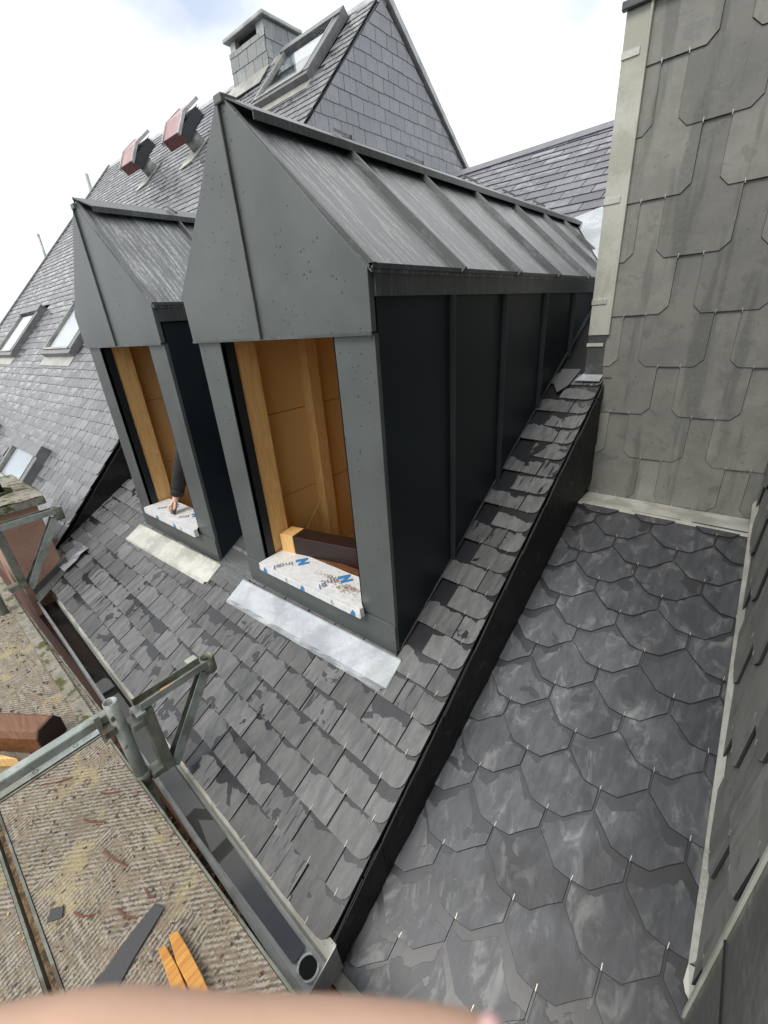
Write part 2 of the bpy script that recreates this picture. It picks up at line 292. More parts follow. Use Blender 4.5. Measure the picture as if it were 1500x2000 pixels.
# ================================================================ mesh helpers
class MB:
    def __init__(s): s.v = []; s.f = []; s.sm = []; s.uv = {}
    def add(s, vs, fs, smooth=False):
        o = len(s.v); s.v += [tuple(v) for v in vs]
        for f in fs: s.f.append(tuple(i + o for i in f)); s.sm.append(smooth)
        return s
    def box(s, x0, x1, y0, y1, z0, z1):
        return s.hexa([(x0, y0, z0), (x1, y0, z0), (x1, y1, z0), (x0, y1, z0), (x0, y0, z1), (x1, y0, z1), (x1, y1, z1), (x0, y1, z1)])
    def hexa(s, p): return s.add(p, [(3, 2, 1, 0), (4, 5, 6, 7), (0, 1, 5, 4), (1, 2, 6, 5), (2, 3, 7, 6), (3, 0, 4, 7)])
    def prism(s, poly, d, smooth=False):
        n = len(poly); P = [Vector(p) for p in poly]; d = Vector(d)
        nn = sum(((P[i] - P[0]).cross(P[i + 1] - P[0]) for i in range(1, n - 1)), Vector())
        if nn.dot(d) > 0: P.reverse()
        s.add(P + [p + d for p in P], [tuple(range(n)), tuple(range(2 * n - 1, n - 1, -1))] , False)
        o = len(s.v) - 2 * n
        for i in range(n):
            j = (i + 1) % n; s.f.append((o + j, o + i, o + n + i, o + n + j)); s.sm.append(smooth)
        return s
    def bar(s, a, b, w, h, up=(0, 0, 1)):          # box bar from a to b, w sideways, h along up, centred
        a = Vector(a); b = Vector(b); d = (b - a).normalized(); up = Vector(up); sd_ = d.cross(up).normalized(); up = sd_.cross(d).normalized()
        q = [a + sd_ * (i * w / 2) + up * (j * h / 2) for i, j in ((-1, -1), (1, -1), (1, 1), (-1, 1))]
        return s.prism(q, b - a)
    def tube(s, a, b, r, n=16, r2=None, wall=0.0, caps=True):
        a = Vector(a); b = Vector(b); r2 = r if r2 is None else r2; d = (b - a).normalized()
        u = d.orthogonal().normalized(); w = d.cross(u)
        def ring(c, rr): return [c + (u * math.cos(2 * math.pi * i / n) + w * math.sin(2 * math.pi * i / n)) * rr for i in range(n)]
        o = len(s.v); s.v += [tuple(p) for p in ring(a, r) + ring(b, r2)]
        for i in range(n): j = (i + 1) % n; s.f.append((o + i, o + j, o + n + j, o + n + i)); s.sm.append(True)
        if wall:
            o2 = len(s.v); s.v += [tuple(p) for p in ring(a, r - wall) + ring(b, r2 - wall)]
            for i in range(n):
                j = (i + 1) % n
                s.f.append((o2 + j, o2 + i, o2 + n + i, o2 + n + j)); s.sm.append(True)
                s.f.append((o + n + i, o + n + j, o2 + n + j, o2 + n + i)); s.sm.append(False)
                s.f.append((o + j, o + i, o2 + i, o2 + j)); s.sm.append(False)
        elif caps:
            s.f.append(tuple(o + n - 1 - i for i in range(n))); s.sm.append(False)
            s.f.append(tuple(o + n + i for i in range(n))); s.sm.append(False)
        return s
    def mesh(s, name, mat, base=(0, 0, 0)):
        me = bpy.data.meshes.new(name); b = Vector(base)
        me.from_pydata([tuple(Vector(v) - b) for v in s.v], [], s.f)
        me.polygons.foreach_set('use_smooth', s.sm); me.materials.append(mat); me.update(); return me

def link(o): S.collection.objects.link(o); return o
class Thing:
    """an Empty at the thing's base that parents its parts; part coordinates are given relative to the camera station"""
    def __init__(s, name, base, label, cat, group=None, kind=None):
        s.base = Vector(base); s.o = link(bpy.data.objects.new(name, None)); s.o.location = ORG + s.base; s.o.empty_display_size = .1
        s.o['label'] = label
        if cat: s.o['category'] = cat
        if group: s.o['group'] = group
        if kind: s.o['kind'] = kind
    def part(s, name, mb, mat, kind=None, label=None, bevel=0, parent=None):
        me = mb.mesh(name, mat, s.base) if isinstance(mb, MB) else mb
        o = link(bpy.data.objects.new(name, me)); o.parent = parent or s.o
        if kind: o['kind'] = kind
        if label: o['label'] = label
        if bevel: add_bevel(o, bevel)
        return o
def add_bevel(o, w, seg=2):
    m = o.modifiers.new('bevel', 'BEVEL'); m.width = w; m.segments = seg; m.limit_method = 'ANGLE'; m.angle_limit = math.radians(40)
def single(name, mb, mat, label, cat, base, group=None, kind=None, bevel=0):
    o = link(bpy.data.objects.new(name, mb.mesh(name, mat, base))); o.location = ORG + Vector(base)
    if label: o['label'] = label
    if cat: o['category'] = cat
    if group: o['group'] = group
    if kind: o['kind'] = kind
    if bevel: add_bevel(o, bevel)
    return o
def clip_poly(poly, region):
    out = poly
    n = len(region); area = sum(region[i][0] * region[(i + 1) % n][1] - region[(i + 1) % n][0] * region[i][1] for i in range(n))
    R = region if area > 0 else region[::-1]
    for i in range(n):
        a = R[i]; b = R[(i + 1) % n]; inp = out; out = []
        if not inp: return []
        def sd_(p): return (b[0] - a[0]) * (p[1] - a[1]) - (b[1] - a[1]) * (p[0] - a[0])
        for j in range(len(inp)):
            p = inp[j]; q = inp[(j + 1) % len(inp)]; sp = sd_(p); sq = sd_(q)
            if sp >= 0: out.append(p)
            if (sp >= 0) != (sq >= 0):
                t = sp / (sp - sq); out.append((p[0] + (q[0] - p[0]) * t, p[1] + (q[1] - p[1]) * t))
    r = []
    for p in out:
        if not r or abs(p[0] - r[-1][0]) + abs(p[1] - r[-1][1]) > 1e-4: r.append(p)
    return r if len(r) >= 3 else []
def slate_mesh(name, poly, t, mat, curl=0.0):
    area = sum(poly[i][0] * poly[(i + 1) % len(poly)][1] - poly[(i + 1) % len(poly)][0] * poly[i][1] for i in range(len(poly)))
    if area < 0: poly = poly[::-1]
    n = len(poly); me = bpy.data.meshes.new(name)
    ch = 0.0012 if t > .003 else 0
    cx = sum(p[0] for p in poly) / n; cy = sum(p[1] for p in poly) / n
    top = [(p[0] + (cx - p[0]) * .012, p[1] + (cy - p[1]) * .012, t) for p in poly]
    me.from_pydata([(p[0], p[1], 0) for p in poly] + top, [], [tuple(range(n, 2 * n))] + [(i, (i + 1) % n, n + (i + 1) % n, n + i) for i in range(n)])
    uvl = me.uv_layers.new(name='UVMap')
    for l in me.loops:
        c = me.vertices[l.vertex_index].co; uvl.data[l.index].uv = (c.x, c.y)
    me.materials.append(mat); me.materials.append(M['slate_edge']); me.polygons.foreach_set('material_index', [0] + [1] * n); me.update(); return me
CF = 833.155
def cproj(p):
    c = [RW[i][0] * p.x + RW[i][1] * p.y + RW[i][2] * p.z for i in range(3)]
    if c[2] < .05: return None
    return (c[0] / c[2] * CF + 750, c[1] / c[2] * CF + 1000, c[2])
def slates(thing, O, U, V, Nn, outline_fn, cells, L, t, h0, mat, region, limit=300, jit=.004, hook=None, jr=.006, nvar=10, part_name='slate', cull=900, parent=None):
    """cells: list of (u, v) tail centres; each slate is an outline in its own (u, v) plane, tilted so that its tail rides on the row below"""
    O = Vector(O); U = Vector(U).normalized(); V = Vector(V).normalized(); Nn = Vector(Nn).normalized()
    variants = {}; items = []
    for (u, v, key) in cells:
        pc = O + U * u + V * (v + L * .25); pr = cproj(pc)
        if pr is None or pr[0] < -cull or pr[0] > 1500 + cull or pr[1] < -cull or pr[1] > 2000 + cull: continue
        k = random.randrange(nvar); shp = variants.get((key, k))
        if shp is None: shp = variants[(key, k)] = outline_fn(key)
        reg = [(a - u, b - v) for a, b in region]
        cl = clip_poly(shp, reg)
        if not cl: continue
        vis = clip_poly(shp, [(a - u, min(b - v, L * .5)) for a, b in region]) if False else cl
        xs = [p[0] for p in cl]; ys = [p[1] for p in cl]
        if max(xs) - min(xs) < .012 or max(ys) - min(ys) < .02: continue
        items.append((pr[2], u, v, key, k, cl if len(cl) != len(shp) or any(abs(a[0] - b[0]) + abs(a[1] - b[1]) > 1e-5 for a, b in zip(sorted(cl), sorted(shp))) else None))
    items.sort(key=lambda i: i[0])
    shared = {}; sv = []; sf = []; suv = []; srn = []; smi = []
    for idx, (dep, u, v, key, k, cl) in enumerate(items):
        a = -h0 / L + random.uniform(-.0015, .0015); rz = random.uniform(-jr, jr)
        vv = (V * math.cos(a) + Nn * math.sin(a)).normalized(); nn_ = U.cross(vv).normalized()
        if nn_.dot(Nn) < 0: nn_ = -nn_
        uu = (U * math.cos(rz) + vv * math.sin(rz)); v2 = (vv * math.cos(rz) - U * math.sin(rz))
        loc = O + U * (u + random.uniform(-jit, jit) * .4) + V * (v + random.uniform(-jit, jit)) + Nn * (h0 + random.uniform(0, .0012))
        mtx = Matrix(((uu.x, v2.x, nn_.x, 0), (uu.y, v2.y, nn_.y, 0), (uu.z, v2.z, nn_.z, 0), (0, 0, 0, 1)))
        shp = cl or variants[(key, k)]
        if idx < limit:
            if cl: me = slate_mesh(part_name, cl, t, mat)
            else:
                me = shared.get((key, k)) or slate_mesh(part_name, shp, t, mat); shared[(key, k)] = me
            o = link(bpy.data.objects.new(part_name, me)); o.parent = parent or thing.o
            o.matrix_local = Matrix.Translation(loc - thing.base) @ mtx
        else:
            area = sum(shp[i][0] * shp[(i + 1) % len(shp)][1] - shp[(i + 1) % len(shp)][0] * shp[i][1] for i in range(len(shp)))
            if area < 0: shp = shp[::-1]
            n = len(shp); o0 = len(sv); rn = random.random()
            for zz in (0, t):
                for p in shp: sv.append(tuple(mtx @ Vector((p[0], p[1], zz)) + loc - thing.base)); suv.append((p[0], p[1]))
            sf.append(tuple(o0 + n + i for i in range(n))); srn.append(rn); smi.append(0)
            for i in range(n): j = (i + 1) % n; sf.append((o0 + i, o0 + j, o0 + n + j, o0 + n + i)); srn.append(rn); smi.append(1)
    if sv:
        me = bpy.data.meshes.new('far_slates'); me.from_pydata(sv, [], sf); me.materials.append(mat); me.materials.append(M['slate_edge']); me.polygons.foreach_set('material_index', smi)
        uvl = me.uv_layers.new(name='UVMap')
        for l in me.loops: uvl.data[l.index].uv = suv[l.vertex_index]
        at = me.attributes.new('rnd', 'FLOAT', 'FACE'); at.data.foreach_set('value', srn)
        o = link(bpy.data.objects.new('far_slates', me)); o.parent = thing.o; o['kind'] = 'stuff'; me.update()
    if hook:
        mb = MB(); wdt, ln, hz = hook['w'], hook['l'], hook['h']
        for (dep, u, v, key, k, cl) in items:
            if dep > hook.get('far', 6): continue
            for du, dv in hook['at']:
                if not clip_poly([(u + du - .001, v + dv - .001), (u + du + .001, v + dv - .001), (u + du, v + dv + .001)], region): continue
                c = O + U * (u + du) + V * (v + dv) + Nn * (h0 + t + .001); x = random.uniform(-.12, .12)
                dd = V * math.cos(x) + U * math.sin(x)
                a_ = c - dd * .004; b_ = c + dd * ln
                mb.bar(a_, b_, wdt, hz, up=Nn); mb.bar(a_ - Nn * (h0 * .8 + t), a_ + Nn * hz * .5, wdt, hz, up=V)
        if mb.v: thing.part('slate_hooks', mb, M['steel'], kind='stuff')
    return items
def rect_outline(w, L, riv=.0016, chamfer=0.0, n=7):
    def fn(key):
        hw = w / 2 - .0024
        pts = []
        for i in range(n + 1):
            x = -hw + 2 * hw * i / n; y = random.uniform(-riv, riv)
            if chamfer and key == 'r' and i == n: continue
            pts.append((x, y))
        if key == 'r':     # rounded lower right corner at the verge
            pts = [p for p in pts if p[0] < hw - .045] + [(hw - .042, 0.0), (hw - .022, .005), (hw - .008, .018), (hw - .001, .036)]
        pts += [(hw, L), (-hw, L)]
        return pts
    return fn

# ================================================================ planes of the place
TM = .5745; CM = -1.982            # low-pitched roof: z = TM*y + CM
TH = .42; CH = -2.14               # scalloped roof
TS = 1.0255; CS = -2.249           # steep roof
def zm(y): return TM * y + CM
def zh(y): return TH * y + CH
def zs(y): return TS * y + CS
def slopev(T): v = Vector((0, 1, T)).normalized(); return v
def slopen(T): return Vector((0, -T, 1)).normalized()
XV = -.655; XG = -4.31; SK = -.035    # verge, gable plane, skew of eave

# ground and lower things
single('ground', MB().add([(-900, -900, -9), (900, -900, -9), (900, 900, -9), (-900, 900, -9)], [(0, 1, 2, 3)]), M['ground'], 'street and ground far below the roofs', None, (0, 0, -9), kind='structure')

# ---------------------------------------------------------------- low slate roof under the dormers
roof = Thing('slate_roof', (-2.4, .33, zm(.33)), 'low pitched wet slate roof with hooks that both zinc dormers stand on', 'roof')
def m3(x, y, h=0): return Vector((x, y, zm(y))) + slopen(TM) * h
mb = MB(); mb.prism([m3(XG, .475, -.03), m3(XV - .006, .345, -.03), m3(XV - .006, 1.12, -.03), m3(XG, 1.12, -.03)], -slopen(TM) * .06)
for xa_, xb_ in ((XG, -3.45), (-2.41, -2.025), (-.955, XV - .006)):
    mb.prism([m3(xa_, 1.121, -.03), m3(xb_, 1.121, -.03), m3(xb_, 3.70, -.03), m3(xa_, 3.70, -.03)], -slopen(TM) * .06)
roof.part('roof_boarding', mb, M['underlay'])
sm = math.sqrt(1 + TM * TM)
Um = Vector((1, SK, SK * TM)).normalized(); Nm = slopen(TM); Vm = Nm.cross(Um).normalized()
O0 = Vector((XV, .318, zm(.318)))
cells = []
w = .190
for r in range(0, 29):
    v = r * E1
    off = 0 if r % 2 == 0 else w / 2
    for c in range(0, 22):
        u = -v * Vm.x / Um.x - (c + .5) * w - off
        key = 'r' if (c == 0 and r % 2 == 0) else 's'
        x = XV + u; y = .318 + v / sm + SK * u
        # leave out what stands under the dormers
        def under(x0, x1): return x0 - .05 < x < x1 - .02 and y > 1.13
        if under(-2.03, -.95) or under(-3.47, -2.39): continue
        cells.append((u, v, key))
    if r % 2: cells.append((-v * Vm.x / Um.x - w / 4, v, 'half'))
rf = rect_outline(w, .236)
def rfn(key):
    if key == 'half':
        h = w / 4 - .0014
        return [(-h, 0), (h - .038, 0), (h - .019, .005), (h - .006, .017), (h, .034), (h, .236), (-h, .236)]
    return rf(key)
def uat(x, v): return (x - XV - v * Vm.x) / Um.x
regm = [(uat(XG + .01, -.02), -.02), (uat(XV, -.02), -.02), (uat(XV, 2.86), 2.86), (uat(XG + .01, 3.7), 3.7)]
_vt = (2.735 - .318) * sm; regm[2] = (uat(XV, _vt), _vt)
slates(roof, O0, Um, Vm, Nm, rfn, cells, .236, .0062, .0130, M['slate'], regm, jr=.004, jit=.0018, hook=dict(w=.0015, l=.020, h=.0016, at=[(0, 0)], far=5))

# verge edge strip of the roof: thin zinc bead
# ---------------------------------------------------------------- black slated wall under the verge
bw = Thing('slated_upstand', (XV, 1.5, zh(1.5)), 'narrow black slated wall dropping from the roof verge to the scalloped roof', 'wall')
mb = MB(); mb.prism([(XV - .006, .305, zm(.305) - .02), (XV - .006, 2.74, zm(2.74) - .02), (XV - .006, 2.74, zh(2.74) - .1), (XV - .006, .34, zh(.34) - .1)], (-.06, 0, 0))
bw.part('wall_face', mb, M['slate_black'])
def point_outline(key):
    h = .098; return [(-h, .035), (-h * .45, .0), (h * .75, .0), (h, .04), (h, .27), (-h, .27)]
cells = []
for r in range(0, 14):
    for c in range(-1, 14):
        cells.append((c * .2 + (.1 if r % 2 else 0), r * .13, 's'))
z0 = -2.2
reg = [(.335, zh(.335) - z0 - .01), (2.73, zh(2.73) - z0 - .01), (2.73, zm(2.73) - z0 - .012), (.335, zm(.335) - z0 - .012)]
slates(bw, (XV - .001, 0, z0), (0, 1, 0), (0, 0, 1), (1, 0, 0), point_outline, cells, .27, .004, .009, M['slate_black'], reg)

# ---------------------------------------------------------------- scalloped slate roof
hexr = Thing('scalloped_slate_roof', (-.2, .35, zh(.35)), 'lower roof of large blue grey scalloped slates with steel hooks between two walls', 'roof')
def h3(x, y, h=0): return Vector((x, y, zh(y))) + slopen(TH) * h
mb = MB(); mb.prism([h3(XV, .34, -.03), h3(.34, .34, -.03), h3(.22, 2.51, -.03), h3(XV, 2.51, -.03)], -slopen(TH) * .05)
hexr.part('roof_boarding', mb, M['underlay'])
sh_ = math.sqrt(1 + TH * TH)
def hexo(key):
    j = lambda: random.uniform(-.0022, .0022)
    L = .302; hw = .1338
    return [(-hw, .072 + j()), (-.10, .036 + j()), (-.058, -.006 + j()), (-.02, -.010 + j()), (.02, -.010 + j()), (.056, -.006 + j()), (.098, .038 + j()), (hw, .072 + j()), (hw, L), (-hw, L)]
cells = []
VH0 = 2.469 * sh_
for r in range(-1, 18):
    v = VH0 - r * .139 * sh_
    ph = .027 if r % 2 == 0 else -.11
    for c in range(-5, 4):
        cells.append((ph + c * .2735, v, 's'))
reg = [(XV + .003, .345 * sh_), (.30, .345 * sh_), (.19, 2.52 * sh_), (XV + .003, 2.52 * sh_)]
slates(hexr, (0, 0, CH), (1, 0, 0), slopev(TH), slopen(TH), hexo, cells, .302, .0058, .0125, M['slate_hex'], reg, jr=.006, jit=.003, hook=dict(w=.0019, l=.013, h=.0020, at=[(0, -.006)], far=4))
mb = MB(); mb.prism([h3(XV + .0, .31, .006), h3(.34, .31, .006), h3(.34, .345, .006), h3(XV, .345, .006)], slopen(TH) * -.012)
mb.box(XV, .34, .306, .312, zh(.31) - .09, zh(.31) + .004)
single('eave_strip', mb, M['lead_white'], 'thin pale metal strip edging the foot of the scalloped roof', 'flashing', (-.2, .33, zh(.33)))

# ---------------------------------------------------------------- tall wall with spaced fibre slates
YW = 2.736
tw = Thing('tall_slated_wall', (0, YW, -1.1), 'tall wall clad in wide olive grey chamfered slates behind the scalloped roof', 'wall')
tw.part('wall_core', MB().box(-.66, 1.6, YW + .012, YW + .5, -1.3, 2.9), M['fibre'])
tw.part('upper_corner', MB().box(-.75, -.6595, YW + .012, YW + .5, -.36, 2.9), M['fibre'])
def fib(key):
    hw = .1455; c = .036; j = lambda: random.uniform(-.0015, .0015)
    return [(-hw, c), (-hw + c, j()), (0, 0), (hw - c, j()), (hw, c), (hw, .515), (-hw, .515)]
def fib_cells(u0, nlo, nhi, rows):
    cc = []
    for r, z in enumerate(rows):
        off = 0 if r % 2 == 0 else .196
        for c in range(nlo, nhi): cc.append((u0 + off + c * .392, z, 's'))
    return cc
rowsz = [-1.083 + .2515 * i for i in range(-1, 15)]
# row index 1 (z=-1.08) holds slates centred at x=-.155
cells = []
for i, z in enumerate(rowsz):
    cx = -.155 if i % 2 == 0 else -.355
    if i % 2 == 1: cx = -.155 - .196 + .0
    for c in range(-3, 5): cells.append((cx + c * .392 + (.0 if i % 2 else .0), z, 's'))
# rows: z=-1.08 (i=1) is centred on -.15, z=-.83 (i=2) on -.35
cells = [(x + (.196 if True else 0), z, k) for x, z, k in cells]
reg = [(-.668, -1.11), (1.3, -1.11), (1.3, 2.8), (-.668, 2.8)]
slates(tw, (0, YW, 0), (1, 0, 0), (0, 0, 1), (0, -1, 0), fib, cells, .515, .0042, .0105, M['fibre'], reg, jr=.002, jit=.002, nvar=6, cull=1500,
       hook=dict(w=.003, l=.014, h=.0022, at=[(-.049, -.001), (.051, -.001)], far=5))
# corner strips of that wall
cs = Thing('corner_flashing', (-.71, YW, -.16), 'long weathered zinc strip with small clips folded round the corner of the tall wall', 'flashing')
cs.part('strip', MB().box(-.762, -.668, YW - .016, YW - .010, -.164, 1.14), M['corner_zinc'], bevel=.002)
cs.part('fold', MB().box(-.668, -.655, YW - .028, YW - .010, -.164, 1.14), M['corner_zinc'], bevel=.004)
cs.part('return', MB().box(-.764, -.758, YW - .010, YW + .5, -.164, 1.14), M['corner_zinc'])
for z in (-.01, .44, .98):
    cs.part('clip', MB().box(-.765, -.690, YW - .021, YW - .0165, z, z + .026), M['lead_white'], bevel=.001)
cs.part('upper_strip', MB().box(-.757, -.672, YW - .016, YW - .010, 1.17, 2.6), M['corner_zinc'], bevel=.002)
cs.part('cross_batten', MB().box(-.78, -.50, YW - .040, YW - .010, 1.14, 1.17), M['zinc_trim'], bevel=.004)
ds = Thing('dark_corner_piece', (-.71, YW, -.4), 'short charcoal zinc piece under the weathered corner strip, with a white tab', 'flashing')
ds.part('strip', MB().box(-.76, -.664, YW - .012, YW - .006, -.375, -.166), M['zinc_trim'])
ds.part('clip', MB().box(-.765, -.68, YW - .018, YW - .0125, -.222, -.205), M['lead_white'])
ds.part('tab', MB().prism([(-.80, YW - .055, -.405), (-.665, YW - .055, -.405), (-.658, YW - .004, -.372), (-.765, YW - .004, -.372)], (0, 0, .004)), M['new_zinc'])
ds.part('hook', MB().box(-.655, -.615, YW - .018, YW - .012, -.388, -.376), M['galv_dirty'])
# white apron where roof meets tall wall
ap = Thing('back_apron_flashing', (-.2, 2.6, -1.09), 'pale stained zinc apron across the head of the scalloped roof at the tall wall', 'flashing')
mb = MB(); mb.prism([(-.655, 2.50, zh(2.50) + .022), (.17, 2.49, zh(2.49) + .022), (.17, YW - .014, -1.086), (-.655, YW - .014, -1.086)], (0, 0, .003))
mb.prism([(-.655, 2.50, zh(2.50) + .0245), (.17, 2.49, zh(2.49) + .0245), (.17, 2.487, zh(2.49) + .006), (-.655, 2.497, zh(2.5) + .006)], (0, .003, 0))
ap.part('apron', mb, M['lead_white'])

# ---------------------------------------------------------------- right wall and its flashing
def xr(y): return .167 + (2.736 - y) * .045
rwv = Vector((-.045, 1, 0)).normalized(); rwn = Vector((-1, -.045, 0)).normalized()
rw = Thing('side_slated_wall', (.25, 1.6, -1.3), 'wall of long overlapping chamfered slates running along the right of the scalloped roof', 'wall')
def r3(y, z, h=0): return Vector((xr(y), y, z)) + rwn * h
mb = MB(); mb.prism([r3(.82, -2.3, -.02), r3(2.75, -1.4, -.02), r3(2.75, 2.2, -.02), r3(.82, 2.2, -.02)], (.3, 0, 0)); rw.part('wall_core', mb, M['fibre'])
cells = []
for i, z in enumerate([-1.083 + .2515 * i for i in range(-5, 14)]):
    for c in range(-4, 5): cells.append((1.42 + c * .392 + (.196 if i % 2 else 0), z, 's'))
reg = [(.83, zh(.83) + .02), (2.73, zh(2.73) - .02), (2.73, 2.2), (.83, 2.2)]
slates(rw, (xr(0) - .0, 0, 0), rwv, (0, 0, 1), rwn, fib, cells, .515, .0060, .0200, M['fibre'], reg, jr=.004, jit=.003, nvar=6, cull=1600,
       hook=dict(w=.003, l=.014, h=.0022, at=[(-.049, -.001), (.051, -.001)], far=5))
fl = Thing('side_flashing', (.2, 1.6, zh(1.6)), 'long narrow white zinc flashing between scalloped roof and right hand wall', 'flashing')
ys = [2.70, 2.49, 2.1, 1.7, 1.4, 1.1, .93]
mb = MB()
for i in range(len(ys) - 1):
    y0, y1 = ys[i], ys[i + 1]; a0 = .003 * (i % 2); 
    f = lambda y: [h3(xr(y) - .034, y, .018), h3(xr(y) - .034, y, .024), Vector((xr(y) - .014, y, zh(y) + .062)), Vector((xr(y) - .013, y, zh(y) + .030))]
    p, q = f(y0), f(y1)
    mb.hexa([q[0], q[3], p[3], p[0], q[1], q[2], p[2], p[1]])
fl.part('upstand', mb, M['lead_white'])
mb = MB()
mb.hexa([h3(xr(.93) - .034, .93, .018), h3(xr(.93) - .012, .93, .03), h3(xr(.86) - .02, .86, .008), h3(xr(.88) - .04, .88, .006)][0:4] + [h3(xr(.93) - .034, .93, .024), h3(xr(.93) - .012, .93, .055), h3(xr(.86) - .02, .86, .020), h3(xr(.88) - .04, .88, .012)])
fl.part('end_tip', mb, M['lead_white'])
cp = Thing('clad_wall_corner', (.24, .5, -1.6), 'large damp olive grey panel at the near corner of the right hand wall', 'wall')
cp.part('panel', MB().prism([(.228, .822, -2.3), (.228, .822, 2.2), (.25, -.6, 2.2), (.25, -.6, -2.3)], (.05, 0, 0)), M['panel_olive'], bevel=.003)
cp.part('edge_bead', MB().box(.221, .2275, .815, .829, -2.2, 2.2), M['corner_zinc'])
cp.part('lap_joint', MB().prism([(.224, .815, -1.348), (.246, -.6, -1.348), (.246, -.6, -1.352), (.224, .815, -1.352)], (.0035, 0, 0)), M['dark'])

# ---------------------------------------------------------------- steep roof with gable
sr = Thing('steep_slate_roof', (-8.5, 3, zs(3)), 'big steep weathered slate roof rising behind and left of the dormers', 'roof')
XL = -13.3
def ridge_y(x): return 5.57 + (XG - x) * .0415
def s3(x, y, h=0): return Vector((x, y, zs(y))) + slopen(TS) * h
mb = MB(); mb.prism([s3(XL, .55, -.03), s3(XG - .01, .55, -.03), s3(XG - .01, ridge_y(XG), -.03), s3(XL, ridge_y(XL), -.03)], -slopen(TS) * .1); sr.part('roof_boarding', mb, M['underlay'])
ss = math.sqrt(1 + TS * TS)
cells = []
skylt = [(-11.4, -10.05, 2.02, 2.80), (-8.22, -6.95, 2.02, 2.80), (-7.3, -5.80, .74, 1.02), (-5.78, -4.75, 4.78, 5.5), (-7.32, -6.43, 5.52, 6.5)]
vent_spots = [(-7.3, 4.70), (-9.02, 4.76)]
for r in range(0, 62):
    v = (.60 * ss) + r * E4
    for c in range(-1, 48):
        u = XG - .004 - (c + .5) * .199 - (.0995 if r % 2 else 0)
        y = v / ss
        if any(a - .05 < u < b + .05 and y0 - .09 < y < y1 - .02 for a, b, y0, y1 in skylt): continue
        cells.append((u, v, 'r' if (c == 0 and r % 2 == 0) or c == -1 else 's'))
reg = [(XL, .58 * ss), (XG, .58 * ss), (XG, ridge_y(XG) * ss), (XL, ridge_y(XL) * ss)]
slates(sr, (0, 0, CS), (1, 0, 0), slopev(TS), slopen(TS), rect_outline(.199, .244, n=4), cells, .244, .0055, .0115, M['slate_far'], reg, jr=.008, jit=.005, nvar=14,
       hook=dict(w=.0045, l=.03, h=.003, at=[(0, 0)], far=6.5))
mb = MB(); rr0 = Vector((XG, ridge_y(XG), zs(ridge_y(XG)))); rr1 = Vector((XL, ridge_y(XL), zs(ridge_y(XL))))
mb.prism([rr0 + Vector((0, -.09, -.07)), rr0 + Vector((0, 0, .03)), rr0 + Vector((0, .09, -.06)), rr0 + Vector((0, .08, -.09)), rr0 + Vector((0, -.08, -.1))], rr1 - rr0); sr.part('ridge_capping', mb, M['pale_metal'])
mb = MB(); mb.prism([s3(XL, .55, .02), s3(XL + .1, .55, .02), s3(XL + .1, ridge_y(XL), .02), s3(XL, ridge_y(XL), .02)], slopen(TS) * .02); sr.part('left_verge', mb, M['slate_far'])
# rear slope
apx = Vector((XG, 5.57, zs(5.57)))
mb = MB(); mb.add([apx + Vector((.03, 0, .015)), Vector((XG + .03, 8.6, apx.z - 3.03 * .69)), Vector((XL, 8.97, apx.z - 3.03 * .69)), rr1], [(0, 1, 2, 3)]); sr.part('rear_slope', mb, M['slate_far'])
mb = MB(); mb.prism([apx + Vector((-.02, -.02, .02)), apx + Vector((-.02, .04, .07)), Vector((XG - .02, 8.6, apx.z - 3.03 * .69 + .05)), Vector((XG - .02, 8.6, apx.z - 3.03 * .69 - .02))], (.07, 0, 0)); sr.part('verge_trim', mb, M['pale_metal'])
# gable wall
gb = Thing('slated_gable_wall', (XG, 5.2, 1.0), 'triangular gable wall of square grey slates below the peak of the steep roof', 'wall')
mb = MB(); mb.prism([(XG - .012, .65, -1.63), (XG - .012, 5.57, apx.z - .03), (XG - .012, 8.5, apx.z - 2.93 * .69 - .03), (XG - .012, 8.5, -1.6)], (-.2, 0, 0)); gb.part('wall_core', mb, M['slate_gable'])
cells = []
for r in range(0, 30):
    z = .95 + r * .145
    for c in range(-2, 27): cells.append((2.6 + c * .208 + (.104 if r % 2 else 0), z, 's'))
reg = [(3.15, .95), (8.0, .95), (8.0, apx.z - 2.43 * .69 - .02), (5.57, apx.z - .02)]
reg = [((.95 - CS) / TS, .95), (8.0, .95), (8.0, apx.z - 2.43 * .69 - .04), (5.57, apx.z - .05)]
def go(key): hw = .1025; return [(-hw, 0), (hw, random.uniform(-.002, .002)), (hw, .288), (-hw, .288)]
slates(gb, (XG - .006, 0, 0), (0, 1, 0), (0, 0, 1), (1, 0, 0), go, cells, .288, .0055, .0115, M['slate_gable'], reg, jr=.003)
mb = MB()
# dark big slates low on the gable, beside the low roof
cells = []
for r in range(0, 9):
    for c in range(0, 9): cells.append((.5 + c * .34 + (.17 if r % 2 else 0), -1.75 + r * .24, 's'))
def bigo(key): hw = .16; return [(-hw, .04), (-hw + .04, 0), (hw - .04, 0), (hw, .04), (hw, .47), (-hw, .47)]
dk = Thing('dark_slated_cheek', (XG, 1.2, -1.3), 'dark wet triangle of large slates between steep roof edge and low roof', 'wall')
reg = [(.66, zm(.66)), (2.2, zm(2.2)), (2.2, zs(2.2) - .03), (.66, zs(.66) - .03)]
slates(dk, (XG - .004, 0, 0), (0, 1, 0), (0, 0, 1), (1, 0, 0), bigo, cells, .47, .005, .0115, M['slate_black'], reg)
dk.part('backing', MB().prism([(XG - .002, .64, -1.63), (XG - .002, 2.3, zm(2.3) - .03), (XG - .002, 2.3, zs(2.3) - .03)], (-.008, 0, 0)), M['slate_black'])

